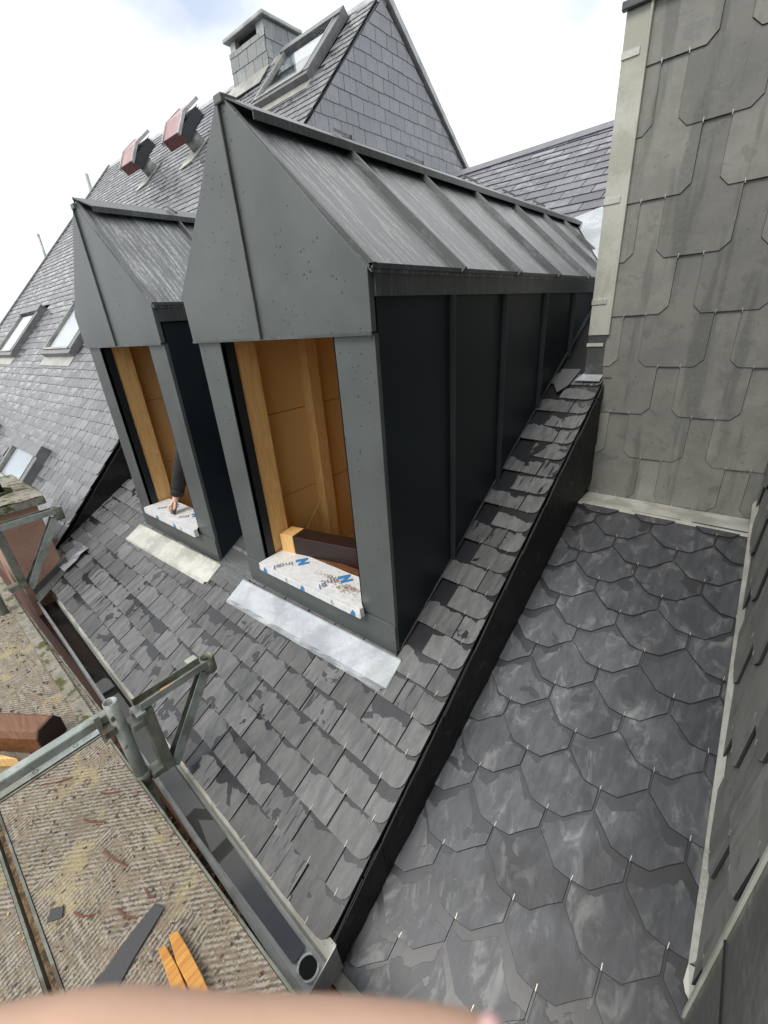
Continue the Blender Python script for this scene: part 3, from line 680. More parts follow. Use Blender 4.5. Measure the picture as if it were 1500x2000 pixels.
# ---------------------------------------------------------------- back right roof
br = Thing('back_slate_roof', (-2.5, 5.2, zm(5.2)), 'smooth purple grey slate roof in the gap between gable and tall wall', 'roof')
mb = MB(); mb.prism([m3(XG, 3.72, -.03), m3(-.3, 3.72, -.03), m3(-.3, 6.9, -.03), m3(XG, 6.62, -.03)], -Nm * .06); br.part('roof_boarding', mb, M['underlay'])
cells = []
for r in range(0, 21):
    for c in range(0, 15):
        u = XG + (c + .5) * .29 + (.145 if r % 2 else -.0)
        cells.append((u, (3.66 + r * .157) * sm, 's'))
reg = [(XG, 3.7 * sm), (-.35, 3.7 * sm), (-.35, 6.82 * sm), (XG, 6.56 * sm)]
slates(br, (0, 0, CM), (1, 0, 0), slopev(TM), Nm, rect_outline(.29, .362, n=3), cells, .362, .0065, .0130, M['slate_back'], reg, jr=.003, jit=.002)
mb = MB()
for c in range(14):
    x0 = XG + c * .29; f = lambda x: 6.56 + (x - XG) * .066
    mb.prism([m3(x0, f(x0) - .16, .022), m3(x0 + .286, f(x0) - .14, .022), m3(x0 + .286 + .06, f(x0 + .3) + .02, .026), m3(x0 + .06, f(x0) + .02, .026)], Nm * .008)
br.part('ridge_slates', mb, M['slate_back'])

# ================================================================ dormers
def make_dormer(dx, label, first):
    xl, xr_, cx = -2.038 + dx, -.939 + dx, -1.500 + dx
    yf = 1.08; zap = .690; zev = .140; zgb = -.040
    if not first: zap = .66
    d = Thing('dormer', (cx, yf, zm(yf)), label, 'dormer', 'zinc clad dormers on the slate roof')
    F = M['zinc_front']
    # gable panels: two sheets either side of the seam
    def pent(pts, th=.022): return [(x, yf, z) for x, z in pts]
    sl = (cx - .004); 
    m = MB().prism(pent([(xl, zgb), (sl - .002, zgb), (cx - .022, zap), (cx - .028, zap), (xl - .006, zev + .01)]), (0, .022, 0)); d.part('gable_panel', m, F, bevel=.0015)
    m = MB().prism(pent([(sl + .002, zgb), (xr_, zgb), (xr_, zev), (cx - .010, zap), (cx - .018, zap)]), (0, .0235, 0)); d.part('gable_panel', m, F, bevel=.0015)
    m = MB().prism([(sl - .004, yf - .012, zgb), (sl + .004, yf - .012, zgb), (cx - .014, yf - .012, zap - .03), (cx - .024, yf - .012, zap - .03)], (0, .014, 0)); d.part('seam', m, M['zinc_trim'], bevel=.002)
    m = MB().box(xl, xr_, yf - .003, yf + .022, zgb - .004, zgb + .006); d.part('drip_edge', m, M['zinc_trim'])
    m = MB().box(cx - .032, cx + .012, yf - .012, yf + .05, zap - .028, zap - .002); d.part('apex_cap', m, F, bevel=.004)
    # piers and apron panel
    yp = yf + .014; ol, orr = -1.832 + dx, -1.128 + dx; zb = zm(yf) - .035; zj = -1.183
    m = MB().box(xl + .018, ol, yp, yp + .02, zj, zgb); d.part('left_pier', m, F, bevel=.0015)
    m = MB().box(orr, xr_ - .002, yp, yp + .02, zj, zgb); d.part('right_pier', m, F, bevel=.0015)
    m = MB().box(xl + .018, xr_ - .002, yp - .006, yp + .018, zb, zj - .002); d.part('apron_panel', m, F, bevel=.002)
    # base fold
    m = MB().box(xl + .01, xr_ + .004, yp - .016, yp - .005, zb, zb + .014); d.part('base_fold', m, M['zinc_trim'])
    # reveals
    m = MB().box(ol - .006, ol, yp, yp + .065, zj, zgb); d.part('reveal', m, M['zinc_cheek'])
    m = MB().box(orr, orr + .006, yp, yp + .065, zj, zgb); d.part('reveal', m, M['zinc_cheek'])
    # cheeks
    yb = (0.068 - CM) / TM
    for side, xx, th in ((1, xr_ - .003, -.012), (-1, xl + .014, .012)):
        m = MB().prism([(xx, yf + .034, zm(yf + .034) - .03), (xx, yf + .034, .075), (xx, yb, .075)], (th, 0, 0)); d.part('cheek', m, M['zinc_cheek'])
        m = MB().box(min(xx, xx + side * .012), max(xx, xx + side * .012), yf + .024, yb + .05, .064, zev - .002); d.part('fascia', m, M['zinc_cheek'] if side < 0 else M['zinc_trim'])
        for ys_ in (1.545, 2.0, 2.486, 2.95, 3.36):
            m = MB().box(min(xx, xx + side * .024), max(xx, xx + side * .024), ys_ - .004, ys_ + .004, zm(ys_) - .01, .0635)
            m.box(min(xx, xx + side * .012), max(xx, xx + side * .012), ys_ + .006, ys_ + .016, zm(ys_) - .01, .0635); d.part('wall_seam', m, M['zinc_seam'])
        m = MB().prism([(xx, yf + .04, zm(yf + .04) - .004), (xx, yb - .05, zm(yb - .05) - .004), (xx, yb - .05, zm(yb - .05) + .018), (xx, yf + .04, zm(yf + .04) + .018)], (side * .006, 0, 0)); d.part('foot_flashing', m, M['zinc_trim'])
    # roof slopes
    zr = .655
    for side, xe in ((1, xr_ + .012), (-1, xl - .010)):
        ye = (zev - CM) / TM + .02; yr = (zr - CM) / TM + .02
        a, b, c_, e_ = (cx, yf + .004, zr), (xe, yf + .004, zev), (xe, ye, zev), (cx, yr, zr)
        m = MB().prism([a, b, c_, e_], (0, 0, -.014)); d.part('roof_slope', m, M['zinc_roof'])
        dvec = (Vector(b) - Vector(a)); nn = Vector((side * abs(dvec.z), 0, abs(dvec.x))).normalized()
        for i, ys_ in enumerate((1.60, 2.10, 2.61, 3.13, 3.62, 4.05)):
            te = 1.0 if ys_ < ye - .05 else max(.2, (yr - ys_) / (yr - ye))
            p0 = Vector(a) + dvec * .10; p1 = Vector(a) + dvec * (te * 1.012 if te == 1.0 else te)
            p0.y = p1.y = ys_; bd = random.uniform(.004, .016); pm = p0 + (p1 - p0) * .45; pm.y -= bd
            m = MB()
            for q0, q1 in ((p0, pm), (pm, p1)):
                ax = q1 - q0
                m.prism([q0 + Vector((0, -.013, 0)) , q0 + Vector((0, .012, 0)), q0 + Vector((0, .005, 0)) + nn * .026, q0 + Vector((0, -.006, 0)) + nn * .026], ax)
            d.part('roof_seam', m, M['zinc_rib'])
        m = MB().bar(Vector(b) + Vector((0, 0, .004)), Vector(c_) + Vector((0, 0, .004)), .014, .014); d.part('eave_edge', m, M['zinc_trim'])
        m = MB().prism([Vector(a) + nn * .001, Vector(b) + nn * .001, Vector(b) + nn * .016, Vector(a) + nn * .016], (0, .016, 0)); d.part('verge_fold', m, M['zinc_trim'])
        # ridge capping sides
        yr2 = (zr + .03 - CM) / TM
        w_ = .085 * side; zc = zr + .030; ze = zr + .030 - .075 * .62
        m = MB().prism([(cx, yf - .004, zc), (cx + w_, yf + .05, ze), (cx + w_, yr2 - .02, ze), (cx, yr2 + .05, zc)], (0, 0, -.006))
        m.prism([(cx + w_, yf + .05, ze - .006), (cx + w_, yr2 - .02, ze - .006), (cx + w_, yr2 - .02, ze - .026), (cx + w_, yf + .05, ze - .026)], (-side * .005, 0, 0))
        d.part('ridge_cap', m, M['zinc_trim'])
    for ys_ in (1.58, 2.07, 2.60, 3.1, 3.6):
        m = MB().prism([(cx, ys_, zr + .040), (cx + .088, ys_, zr - .007), (cx + .088, ys_ + .012, zr - .007), (cx, ys_ + .012, zr + .040)], (0, 0, .012)); d.part('cap_joint', m, M['zinc_trim'])
    # inside
    li = -1.965 + dx; bx = M['board']
    for z0_, z1_ in ((-2.1, -1.36), (-1.356, -.905), (-.901, -.43), (-.426, .10)):
        m = MB().prism([(li - .018, yp + .03, z0_), (li - .018, 3.2, z0_), (li - .018, 3.2, z1_), (li - .018, yp + .03, z1_)], (.018, 0, 0)); d.part('lining_board', m, bx)
    m = MB().box(-.985 + dx, -.967 + dx, yp + .03, 3.2, -2.1, .10); d.part('lining_board', m, bx)
    m = MB().prism([(cx, 1.12, .60), (xr_ - .04, 1.12, .09), (xr_ - .04, 3.2, .09), (cx, 3.2, .60)], (0, 0, -.01)); m.prism([(cx, 1.12, .60), (xl + .05, 1.12, .09), (xl + .05, 3.2, .09), (cx, 3.2, .60)], (0, 0, -.01)); d.part('roof_lining', m, bx)
    m = MB().box(li, -.985 + dx, 2.62, 2.64, -2.1, .085); d.part('back_lining', m, bx)
    m = MB().box(li - .01, -.98 + dx, 1.125, 2.64, -2.12, -2.10); d.part('lower_floor', m, bx)
    m = MB().box(ol - .10, ol - .007, yp + .058, 1.275, -2.0, .02); d.part('corner_post', m, M['pine'], bevel=.003)
    m = MB().box(orr + .007, orr + .10, yp + .058, 1.275, -2.0, .02); d.part('corner_post', m, M['pine'], bevel=.003)
    m = MB().box(li, li + .075, 1.62, 1.70, -2.1, .1); d.part('stud', m, M['pine'], bevel=.003)
    m = MB().box(li, li + .075, 1.98, 2.06, -2.1, .1); d.part('stud', m, M['pine'], bevel=.003)
    m = MB().box(li + .0, -.99 + dx, 1.12, 1.18, -.02, .06); d.part('lintel', m, M['pine'], bevel=.003)
    return d
D1 = make_dormer(0, 'larger, nearer anthracite zinc dormer with sawdust on its film wrapped sill', True)
D2 = make_dormer(-1.425, 'smaller looking anthracite zinc dormer behind, with an arm reaching from its opening', False)

def make_sill(dx, label):
    t = Thing('window_sill', (-1.46 + dx, 1.1, -1.17), label, 'sill', 'film wrapped sills in the dormer openings')
    x0, x1 = -1.828 + dx, -1.100 + dx; y0, y1 = 1.046, 1.235; zt = -1.140
    nx, ny = 26, 8; mb = MB(); vs = []
    for j in range(ny + 1):
        for i in range(nx + 1):
            x = x0 + (x1 - x0) * i / nx; y = y0 + (y1 - y0) * j / ny
            if x > -1.13 + dx and y > 1.09: x = -1.13 + dx
            z = zt + .004 * (j / ny) + random.uniform(-.0012, .0012)
            vs.append((x, y, z))
    fs = [(j * (nx + 1) + i, j * (nx + 1) + i + 1, (j + 1) * (nx + 1) + i + 1, (j + 1) * (nx + 1) + i) for j in range(ny) for i in range(nx)]
    mb.add(vs, fs, True); t.part('top_sheet', mb, M['film'])
    mb = MB(); vs = []
    for j in range(4):
        for i in range(nx + 1):
            vs.append((x0 + (x1 - x0) * i / nx, y0 - .002 + (.002 if j == 0 else 0) + random.uniform(-.0008, .0008), zt - .001 - .043 * j / 3))
    mb.add(vs, [(j * (nx + 1) + i, (j + 1) * (nx + 1) + i, (j + 1) * (nx + 1) + i + 1, j * (nx + 1) + i + 1) for j in range(3) for i in range(nx)], True)
    mb.box(x0, x1, y0 + .002, y0 + .01, zt - .044, zt - .004); t.part('front_fold', mb, M['film'])
    mb = MB()
    for k in range(5):
        a = k * .005; mb.prism([(x1 - .002 + a * .3, y0 - .004 + a, zt - .044), (x1 + .006, y0 + a, zt - .04), (x1 + .004, y0 + a, zt + .006), (x1 - .006, y0 + a + .004, zt + .012 - k * .003)], (0, .003, 0))
    t.part('crumpled_end', mb, M['film'])
    # print on the film: "elZinc" repeated on the slant
    dirv = Vector((-.587, -.81, 0)); ang = math.atan2(dirv.y, dirv.x)
    def word(txt, x, y, size, mat, bold=0):
        cu = bpy.data.curves.new('print', 'FONT'); cu.body = txt; cu.size = size; cu.extrude = .0002; cu.offset = bold; cu.resolution_u = 3
        o = bpy.data.objects.new('film_print', cu); link(o); bpy.context.view_layer.update()
        me = bpy.data.meshes.new_from_object(o); bpy.data.objects.remove(o); me.materials.clear(); me.materials.append(mat)
        q = link(bpy.data.objects.new('film_print', me)); q.parent = t.o
        q.matrix_local = Matrix.Translation(Vector((x, y, zt + .0052)) - t.base) @ Matrix.Rotation(ang, 4, 'Z')
        return q
    for i, (zx, zy) in enumerate(((-1.628, 1.213), (-1.322, 1.222))):
        zx += dx
        # arrow like Z
        z = MB(); s = .062
        pts = [(-.10, .85), (.85, .85), (.85, .62), (.42, .24), (1.0, .24), (1.0, -.12), (-.05, -.12), (-.05, .12), (.42, .56), (-.10, .56)]
        Uz = dirv; Vz = Vector((-dirv.y, dirv.x, 0))
        z.prism([Vector((zx, zy, zt + .0052)) + Uz * (p[0] * s) + Vz * (p[1] * s) for p in pts], (0, 0, .0006)); t.part('film_logo', z, M['print_blue'])
        word('inc', zx + dirv.x * .075, zy + dirv.y * .075, .062, M['print_grey'])
    if dx == 0:
        word('el', -1.370, 1.110, .062, M['print_grey']); word('el', -1.706, 1.098, .060, M['print_grey'])
    for xx in ((-1.775, -1.475, -1.135) if dx == 0 else (-1.62, -1.36)):
        xx += dx; m = MB().prism([(xx - .022, y0 - .0045, zt - .042), (xx + .012, y0 - .0045, zt - .042), (xx + .008, y0 - .0045, zt - .020), (xx - .004, y0 - .0045, zt - .010)], (0, .001, 0)); t.part('film_logo', m, M['print_blue'])
    for xx in (-1.60, -1.27):
        xx += dx; m = MB()
        for a, b in (((0, .012), (-.008, -.008)), ((-.008, -.008), (0, -.014)), ((0, -.014), (.008, -.008)), ((.008, -.008), (0, .012))):
            m.bar((xx + a[0], y0 - .004, zt - .024 + a[1]), (xx + b[0], y0 - .004, zt - .024 + b[1]), .0012, .0012)
        t.part('drop_mark', m, M['print_grey'])
    return t
make_sill(0, 'white film wrapped sill with blue lettering and sawdust in the nearer dormer opening')
make_sill(-1.425, 'white film wrapped sill under the reaching hand in the farther dormer opening')
# sawdust on the near sill
mb = MB()
for i in range(330):
    g_ = random.choice(((-1.37, 1.15, .045, .012), (-1.27, 1.115, .05, .014), (-1.24, 1.14, .03, .01))); x = random.gauss(g_[0], g_[2]); y = random.gauss(g_[1], g_[3])
    if not (-1.8 < x < -1.14 and 1.05 < y < 1.22): continue
    s = random.uniform(.0008, .0030); a = random.uniform(0, 3.14)
    mb.bar((x, y, -1.1345), (x + math.cos(a) * s * 2, y + math.sin(a) * s * 2, -1.1325 + random.uniform(0, .002)), s * .7, .0012)
M['sawdust'] = NB('sawdust').set(Base_Color=(.26, .15, .075), Roughness=.9)
single('sawdust', mb, M['sawdust'], 'brown sawdust and shavings scattered over the white sill', 'sawdust', (-1.3, 1.13, -1.134), kind='stuff')
# beam in the near dormer
ib = Thing('sawn_beam', (-1.5, 1.3, -1.25), 'dark stained beam with a fresh orange sawn end lying inside the nearer dormer', 'beam')
ib.part('beam_body', MB().prism([(-1.728, 1.215, -1.152), (-1.728, 1.215, -1.032), (-.99, 1.375, -1.030), (-.99, 1.375, -1.152)], (-.02, .10, 0)), M['dark_beam'], bevel=.004)
ib.part('sawn_end', MB().prism([(-1.815, 1.196, -1.154), (-1.815, 1.196, -1.030), (-1.731, 1.2145, -1.030), (-1.731, 1.2145, -1.154)], (-.02, .10, 0)), M['pine'], bevel=.003)
ib.part('support_block', MB().box(-1.60, -1.10, 1.335, 1.40, -1.30, -1.154), M['dark_beam'])
single('dark_plank', MB().prism([(-1.72, 1.238, -1.165), (-1.0, 1.262, -1.165), (-1.0, 1.262, -1.135), (-1.72, 1.238, -1.14)], (0, .035, 0)), M['brown_beam'], 'thin brown plank edge just behind the white sill of the nearer dormer', 'plank', (-1.35, 1.25, -1.15), bevel=.002)
single('offcut_board', MB().prism([(-1.955, 1.40, -1.24), (-1.955, 1.62, -1.02), (-1.955, 1.62, -1.24)], (.012, 0, 0)), M['pine'], 'triangular pine offcut leaning behind the dark beam in the nearer dormer', 'board', (-1.95, 1.5, -1.2))

# apron flashings at the dormer feet
def foot_apron(dx, mat, label):
    t = Thing('dormer_apron_flashing', (-1.48 + dx, 1.0, zm(1.0)), label, 'flashing', 'metal aprons at the feet of the dormers')
    x0, x1 = -2.075 + dx, -.905 + dx; nx = 24; mb = MB(); vs = []
    prof = [(.945, .019), (.955, .027), (.967, .023), (1.02, .023), (1.078, .024), (1.080, .044)]
    for j, (y, h) in enumerate(prof):
        for i in range(nx + 1):
            f_ = i / nx; x = x0 + (x1 - x0) * f_; yy = y + (x + 1.48 - dx) * .012
            if i == nx and j < 2: x -= .02
            vs.append(m3(x, yy, h + random.uniform(-.0013, .0013)))
    mb.add(vs, [(j * (nx + 1) + i, j * (nx + 1) + i + 1, (j + 1) * (nx + 1) + i + 1, (j + 1) * (nx + 1) + i) for j in range(len(prof) - 1) for i in range(nx)], False)
    t.part('sheet', mb, mat)
    m = MB()
    for x in (x0, x1): m.prism([m3(x, .95, .004), m3(x, 1.08, .004), m3(x, 1.08, .020), m3(x, .95, .020)], (.002, 0, 0))
    t.part('edge', m, M['lead_white']); return t
foot_apron(0, M['new_zinc'], 'bright wet zinc apron at the foot of the nearer dormer')
foot_apron(-1.425, M['lead_white'], 'matt white mottled apron at the foot of the farther dormer')
# tray between dormers
single('valley_tray', MB().prism([m3(-2.40, 1.03, .016), m3(-2.03, 1.02, .016), m3(-2.03, 1.9, .016), m3(-2.40, 1.9, .016)], Nm * .003), M['zinc_trim'], 'dark wet zinc tray on the slates between the two dormers', 'flashing', (-2.2, 1.2, zm(1.2)))
# valley flashing at the rear of dormer 1
mb = MB(); mb.prism([m3(-1.53, 4.60, .035), m3(-1.33, 4.72, .03), m3(-.90, 4.02, .03), m3(-.93, 3.66, .03)], Nm * .004)
single('valley_flashing', mb, M['new_zinc'], 'bright zinc valley sheet where the nearer dormer roof meets the back roof', 'flashing', (-1.2, 4.2, zm(4.2)))
# slate patch at the head of the verge strip
single('loose_slate', MB().prism([m3(-.90, 2.66, .03), m3(-.86, 2.60, .034), m3(-.82, 2.66, .03), m3(-.80, 2.80, .02), m3(-.91, 2.80, .02)], Nm * .005), M['slate'], 'small pointed slate by the dormer cheek at the head of the verge strip', 'slate', (-.86, 2.7, zm(2.7)))

# ================================================================ gutter
gt = Thing('box_gutter', (-2.4, .27, -1.95), 'long zinc box gutter holding dark rainwater along the eave', 'gutter')
def gy(x, y): return y + SK * 1.06 * (x + .65)
def run(profile, x0, x1, mat, name, closed=True, nseg=1, smooth=False, sag=0):
    m = MB(); xs = [x0 + (x1 - x0) * i / nseg for i in range(nseg + 1)]
    for a, b in zip(xs[:-1], xs[1:]):
        P0 = [(a, gy(a, y), z) for y, z in profile]; P1 = [(b, gy(b, y), z) for y, z in profile]
        n = len(profile); m.add(P0 + P1, [(i, (i + 1) % n, n + (i + 1) % n, n + i) for i in range(n if closed else n - 1)], smooth)
        if closed: m.add(P0, [tuple(range(n))[::-1]]); m.add(P1, [tuple(range(n))])
    gt.part(name, m, mat); return m
xa, xb = -4.15, -.635
def loft(P0, P1, x0, x1, mat, name):
    m = MB(); n = len(P0); A = [(x0, gy(x0, y), z) for y, z in P0]; B_ = [(x1, gy(x1, y), z) for y, z in P1]
    m.add(A + B_, [(i, n + i, n + (i + 1) % n, (i + 1) % n) for i in range(n)]); m.add(A, [tuple(range(n))]); m.add(B_, [tuple(range(n))[::-1]]); gt.part(name, m, mat)
far_ = [(.200, -1.838), (.200, -1.94), (.322, -1.94), (.322, -1.850), (.306, -1.848), (.300, -1.93), (.210, -1.93), (.204, -1.838)]
mid_ = [(.200, -1.838), (.200, -1.94), (.322, -1.94), (.322, -1.850), (.306, -1.844), (.292, -1.915), (.222, -1.915), (.204, -1.838)]
end_ = [(.200, -1.838), (.200, -1.94), (.322, -1.94), (.322, -1.850), (.306, -1.842), (.280, -1.902), (.246, -1.902), (.204, -1.838)]
loft(far_, mid_, xa, -1.9, M['gutter_zinc'], 'trough'); loft(mid_, end_, -1.9, xb, M['gutter_zinc'], 'trough')
m = MB(); m.tube((xa, gy(xa, .203), -1.836), (xb, gy(xb, .203), -1.836), .0085, 12); gt.part('rolled_rim', m, M['gutter_zinc'])
run([(.298, -1.852), (.303, -1.822), (.340, -1.794), (.343, -1.798), (.307, -1.826), (.302, -1.852)], xa, xb, M['lead_white'], 'back_strip')
m = MB(); m.add([(xa + .01, gy(xa, .206), -1.886), (-.745, gy(-.745, .206), -1.886), (-.745, gy(-.745, .318), -1.886), (xa + .01, gy(xa, .318), -1.886)], [(0, 1, 2, 3)]); gt.part('rainwater', m, M['water'])
m = MB().prism([(xb, .198, -1.94), (xb, .345, -1.95), (xb, .336, -1.79), (xb, .198, -1.835)], (.003, 0, 0)); gt.part('end_cap', m, M['pale_metal'])
m = MB().prism([(xa - .003, gy(xa, .198), -1.94), (xa - .003, gy(xa, .345), -1.95), (xa - .003, gy(xa, .352), -1.79), (xa - .003, gy(xa, .198), -1.835)], (.003, 0, 0)); gt.part('end_cap', m, M['gutter_zinc'])
m = MB(); m.tube((-.700, .262, -1.942), (-.700, .262, -1.882), .036, 24, wall=.006); gt.part('outlet_rim', m, M['gutter_zinc'])
m = MB(); m.tube((-.700, .262, -1.900), (-.700, .262, -1.8835), .0305, 24); gt.part('outlet_hole', m, M['dark'])
single('eave_fascia', MB().prism([(xa, gy(xa, .212), -2.06), (-2.1, gy(-2.1, .212), -2.06), (-2.1, gy(-2.1, .212), -1.945), (xa, gy(xa, .212), -1.945)], (0, .02, 0)), M['brown_fascia'], 'reddish brown fascia board under the gutter', 'fascia', (-2.4, .25, -2.0))
single('facade_wall', MB().prism([(-14, .30, -9), (.6, .30, -9), (.6, .30, -2.02), (-14, .30, -2.02)], (0, .2, 0)), M['brown_fascia'], 'brown rendered house wall dropping away below the gutter', 'wall', (-4, .4, -9))
mb = MB()
for i in range(900):
    x = random.uniform(-2.3, -.7); y = random.uniform(.02, .28); s = random.uniform(.008, .022); z = -2.60
    mb.bar((x, y, z), (x + random.uniform(-1, 1) * s, y + random.uniform(-1, 1) * s, z + s * .7), s, s * .7)
mb.box(-3.5, -.3, -.6, .298, -2.66, -2.606)
single('rubble', mb, M['rubble'], 'brown rubble and debris on the lower scaffold lift, seen through the gap', 'rubble', (-1.5, .15, -2.66), kind='stuff')

# ================================================================ pillar on the left
pl = Thing('rendered_pillar', (-4.05, .42, -1.8), 'terracotta rendered pillar with a mossy concrete cap at the left end of the gutter', 'pillar')
pl.part('shaft', MB().box(-4.75, -3.95, .285, .566, -1.95, -1.085), M['stucco'], bevel=.006)
mb = MB(); nx, ny = 16, 8; vs = [(-4.85 + .95 * i / nx, .24 + .38 * j / ny, -1.022 + random.uniform(-.006, .006)) for j in range(ny + 1) for i in range(nx + 1)]
mb.add(vs, [(j * (nx + 1) + i, j * (nx + 1) + i + 1, (j + 1) * (nx + 1) + i + 1, (j + 1) * (nx + 1) + i) for j in range(ny) for i in range(nx)]); mb.box(-4.85, -3.9, .24, .62, -1.087, -1.030)
pl.part('cap', mb, M['moss_conc'], bevel=.004)
single('flue_pipe', MB().tube((-4.30, .38, -1.02), (-4.34, .36, -.62), .085, 24), M['black_pipe'], 'black flue pipe standing on the mossy cap of the pillar', 'pipe', (-4.3, .38, -1.02))
mb = MB()
for i in range(160):
    a = random.uniform(0, 6.28); r_ = random.uniform(.085, .13); x, y = -4.30 + r_ * math.cos(a), .38 + r_ * math.sin(a); s = random.uniform(.006, .016)
    mb.prism([(x - s, y - s * .4, -1.02), (x + s * .6, y - s, -1.02), (x + s, y + s * .7, -1.02), (x - s * .3, y + s, -1.02)], (random.uniform(-.004, .004), 0, random.uniform(.006, .02)))
mk = NB('moss'); M['moss'] = mk.set(Base_Color=(.045, .055, .012), Roughness=.95)
single('moss_cushion', mb, M['moss'], 'cushion of green moss round the flue pipe on the pillar cap', 'moss', (-4.3, .38, -1.02), kind='stuff')
single('pillar_flashing', MB().prism([m3(-3.94, .33, .02), m3(-3.80, .33, .02), m3(-3.86, .60, .02), m3(-3.94, .60, .02)], Nm * .004).prism([(-3.944, .33, zm(.33)), (-3.944, .60, zm(.60)), (-3.944, .60, zm(.6) + .08), (-3.944, .33, zm(.33) + .08)], (.004, 0, 0)), M['zinc_trim'], 'dark lead flashing at the foot of the terracotta pillar', 'flashing', (-3.9, .4, zm(.4)))
mb = MB(); random.seed(5)
pts = [[m3(-4.02 + i * .05, .56 + j * .05, .02 + random.uniform(0, .035)) for i in range(5)] for j in range(5)]
for j in range(4):
    for i in range(4): mb.add([pts[j][i], pts[j][i + 1], pts[j + 1][i + 1]], [(0, 1, 2)]); mb.add([pts[j][i], pts[j + 1][i + 1], pts[j + 1][i]], [(0, 1, 2)])
single('crumpled_lead', mb, M['new_zinc'], 'crumpled shiny metal sheet stuffed in the corner beside the pillar', 'flashing', (-3.95, .65, zm(.65)))

# ================================================================ chimney on the ridge
ch = Thing('slate_clad_chimney', (-6.87, 5.9, 3.5), 'square chimney clad in pale slates with a flat cap on the steep ridge', 'chimney')
x0, x1, y0, y1 = -7.32, -6.43, 5.55, 6.2
ch.part('core', MB().box(x0 + .02, x1 - .02, y0 + .02, y1, 3.2, 3.86), M['pale_metal'])
for (a, b) in ((x0 + .02, x0 + .15), (x1 - .2, x1 - .02)): ch.part('corner_pier', MB().box(a, b, y0 + .02, y0 + .15, 3.86, 4.0), M['pale_metal'])
ch.part('corner_pier', MB().box(x0 + .02, x1 - .02, y1 - .1, y1, 3.86, 4.0), M['pale_metal']); ch.part('side_panel', MB().box(x1 - .05, x1 - .02, y0 + .15, y1 - .1, 3.86, 4.0), M['pale_metal'])
ch.part('flue_opening', MB().box(x0 + .16, x1 - .21, y0 + .1, y1 - .12, 3.862, 3.99), M['dark'])
ch.part('cap', MB().box(x0 - .06, x1 + .05, y0 - .05, y1 + .05, 4.0, 4.05), M['pale_metal'], bevel=.01)
M['slate_chim'] = slate_mat('pale_chimney_slate', (.27, .29, .29), (.34, .36, .355), (.22, .24, .24), .17, band=.004, wetbase=-.4, bumpst=.1, varlo=.85, varhi=1.15)
def cho(key): return [(-.108, 0), (.108, 0), (.108, .33), (-.108, .33)]
cells = [(x0 + .11 + c * .22 + (.11 if r % 2 else 0) - .22, 3.30 + r * .17, 's') for r in range(4) for c in range(6)]
slates(ch, (0, y0 + .012, 0), (1, 0, 0), (0, 0, 1), (0, -1, 0), cho, cells, .33, .006, .012, M['slate_chim'], [(x0, 3.25), (x1, 3.25), (x1, 3.87), (x0, 3.87)])
cells = [(y0 + .11 + c * .22 + (.11 if r % 2 else 0) - .22, 3.36 + r * .21, 's') for r in range(4) for c in range(5)]
slates(ch, (x1 - .012, 0, 0), (0, 1, 0), (0, 0, 1), (1, 0, 0), cho, cells, .33, .006, .012, M['slate_chim'], [(y0, 3.3), (y1, 3.3), (y1, 3.99), (y0, 3.99)])
single('chimney_apron', MB().prism([s3(-7.45, 5.28, .03), s3(-6.35, 5.28, .03), s3(-6.40, 5.56, .03), s3(-7.38, 5.56, .03)], slopen(TS) * .01), M['frame_light'], 'pale lead apron below the slate clad chimney', 'flashing', (-6.9, 5.4, zs(5.4)))

# ================================================================ roof windows
def roof_window(x0, x1, y0, y1, label, sky_sheet, open_=0):
    t = Thing('roof_window', ((x0 + x1) / 2, y0, zs(y0)), label, 'roof window', 'roof windows in the steep slate roof')
    H = .10; fw = .07
    def bx(a, b, c, d, h0, h1):
        p = [s3(a, c, h0), s3(b, c, h0), s3(b, d, h0), s3(a, d, h0), s3(a, c, h1), s3(b, c, h1), s3(b, d, h1), s3(a, d, h1)]
        return MB().hexa(p)
    k = 1 / ss
    t.part('frame_left', bx(x0, x0 + fw, y0, y1, .0, H), M['frame_grey'], bevel=.004); t.part('frame_right', bx(x1 - fw * 1.5, x1, y0, y1, .0, H), M['frame_grey'], bevel=.004)
    t.part('frame_foot', bx(x0, x1, y0 - fw * k, y0, .0, H * .9), M['frame_grey'], bevel=.004); t.part('hood', bx(x0, x1, y1, y1 + .13 * k, .0, H + .02), M['frame_grey'], bevel=.004)
    t.part('glazing_bead', bx(x0 + fw, x0 + fw + .02, y0, y1, H * .6, H + .006), M['frame_light']); t.part('glazing_bead', bx(x1 - fw * 1.5 - .02, x1 - fw * 1.5, y0, y1, H * .6, H + .006), M['frame_light']); t.part('glazing_bead', bx(x0 + fw, x1 - fw * 1.5, y0, y0 + .02, H * .6, H + .006), M['frame_light'])
    t.part('pane', bx(x0 + fw + .02, x1 - fw * 1.5 - .02, y0 + .02, y1, H * .75, H * .80), M['glass'])
    if sky_sheet < 1: t.part('backing', bx(x0 + fw, x1 - fw * 1.5, y0, y1, .0, .01), M['frame_grey'])
    t.part('sky_sheet', bx(x0 + fw, x1 - fw * 1.5, y0 + (y1 - y0) * (1 - sky_sheet), y1, .02, .028), M['sky_sheet'])  # white sheet added behind the glass to imitate reflected sky
    t.part('foot_apron', bx(x0 - .04, x1 + .04, y0 - .22 * k, y0 - fw * k, .012, .024), M['frame_light'])
    return t
roof_window(-11.30, -10.05, 2.06, 2.66, 'leftmost roof window high on the steep roof, reflecting sky', 1)
roof_window(-8.20, -6.95, 2.06, 2.66, 'roof window partly hidden behind the left edge of the farther dormer', 1)
roof_window(-6.85, -5.72, .80, 1.06, 'lowest roof window, beside the flue pipe and above the terracotta pillar', 1)
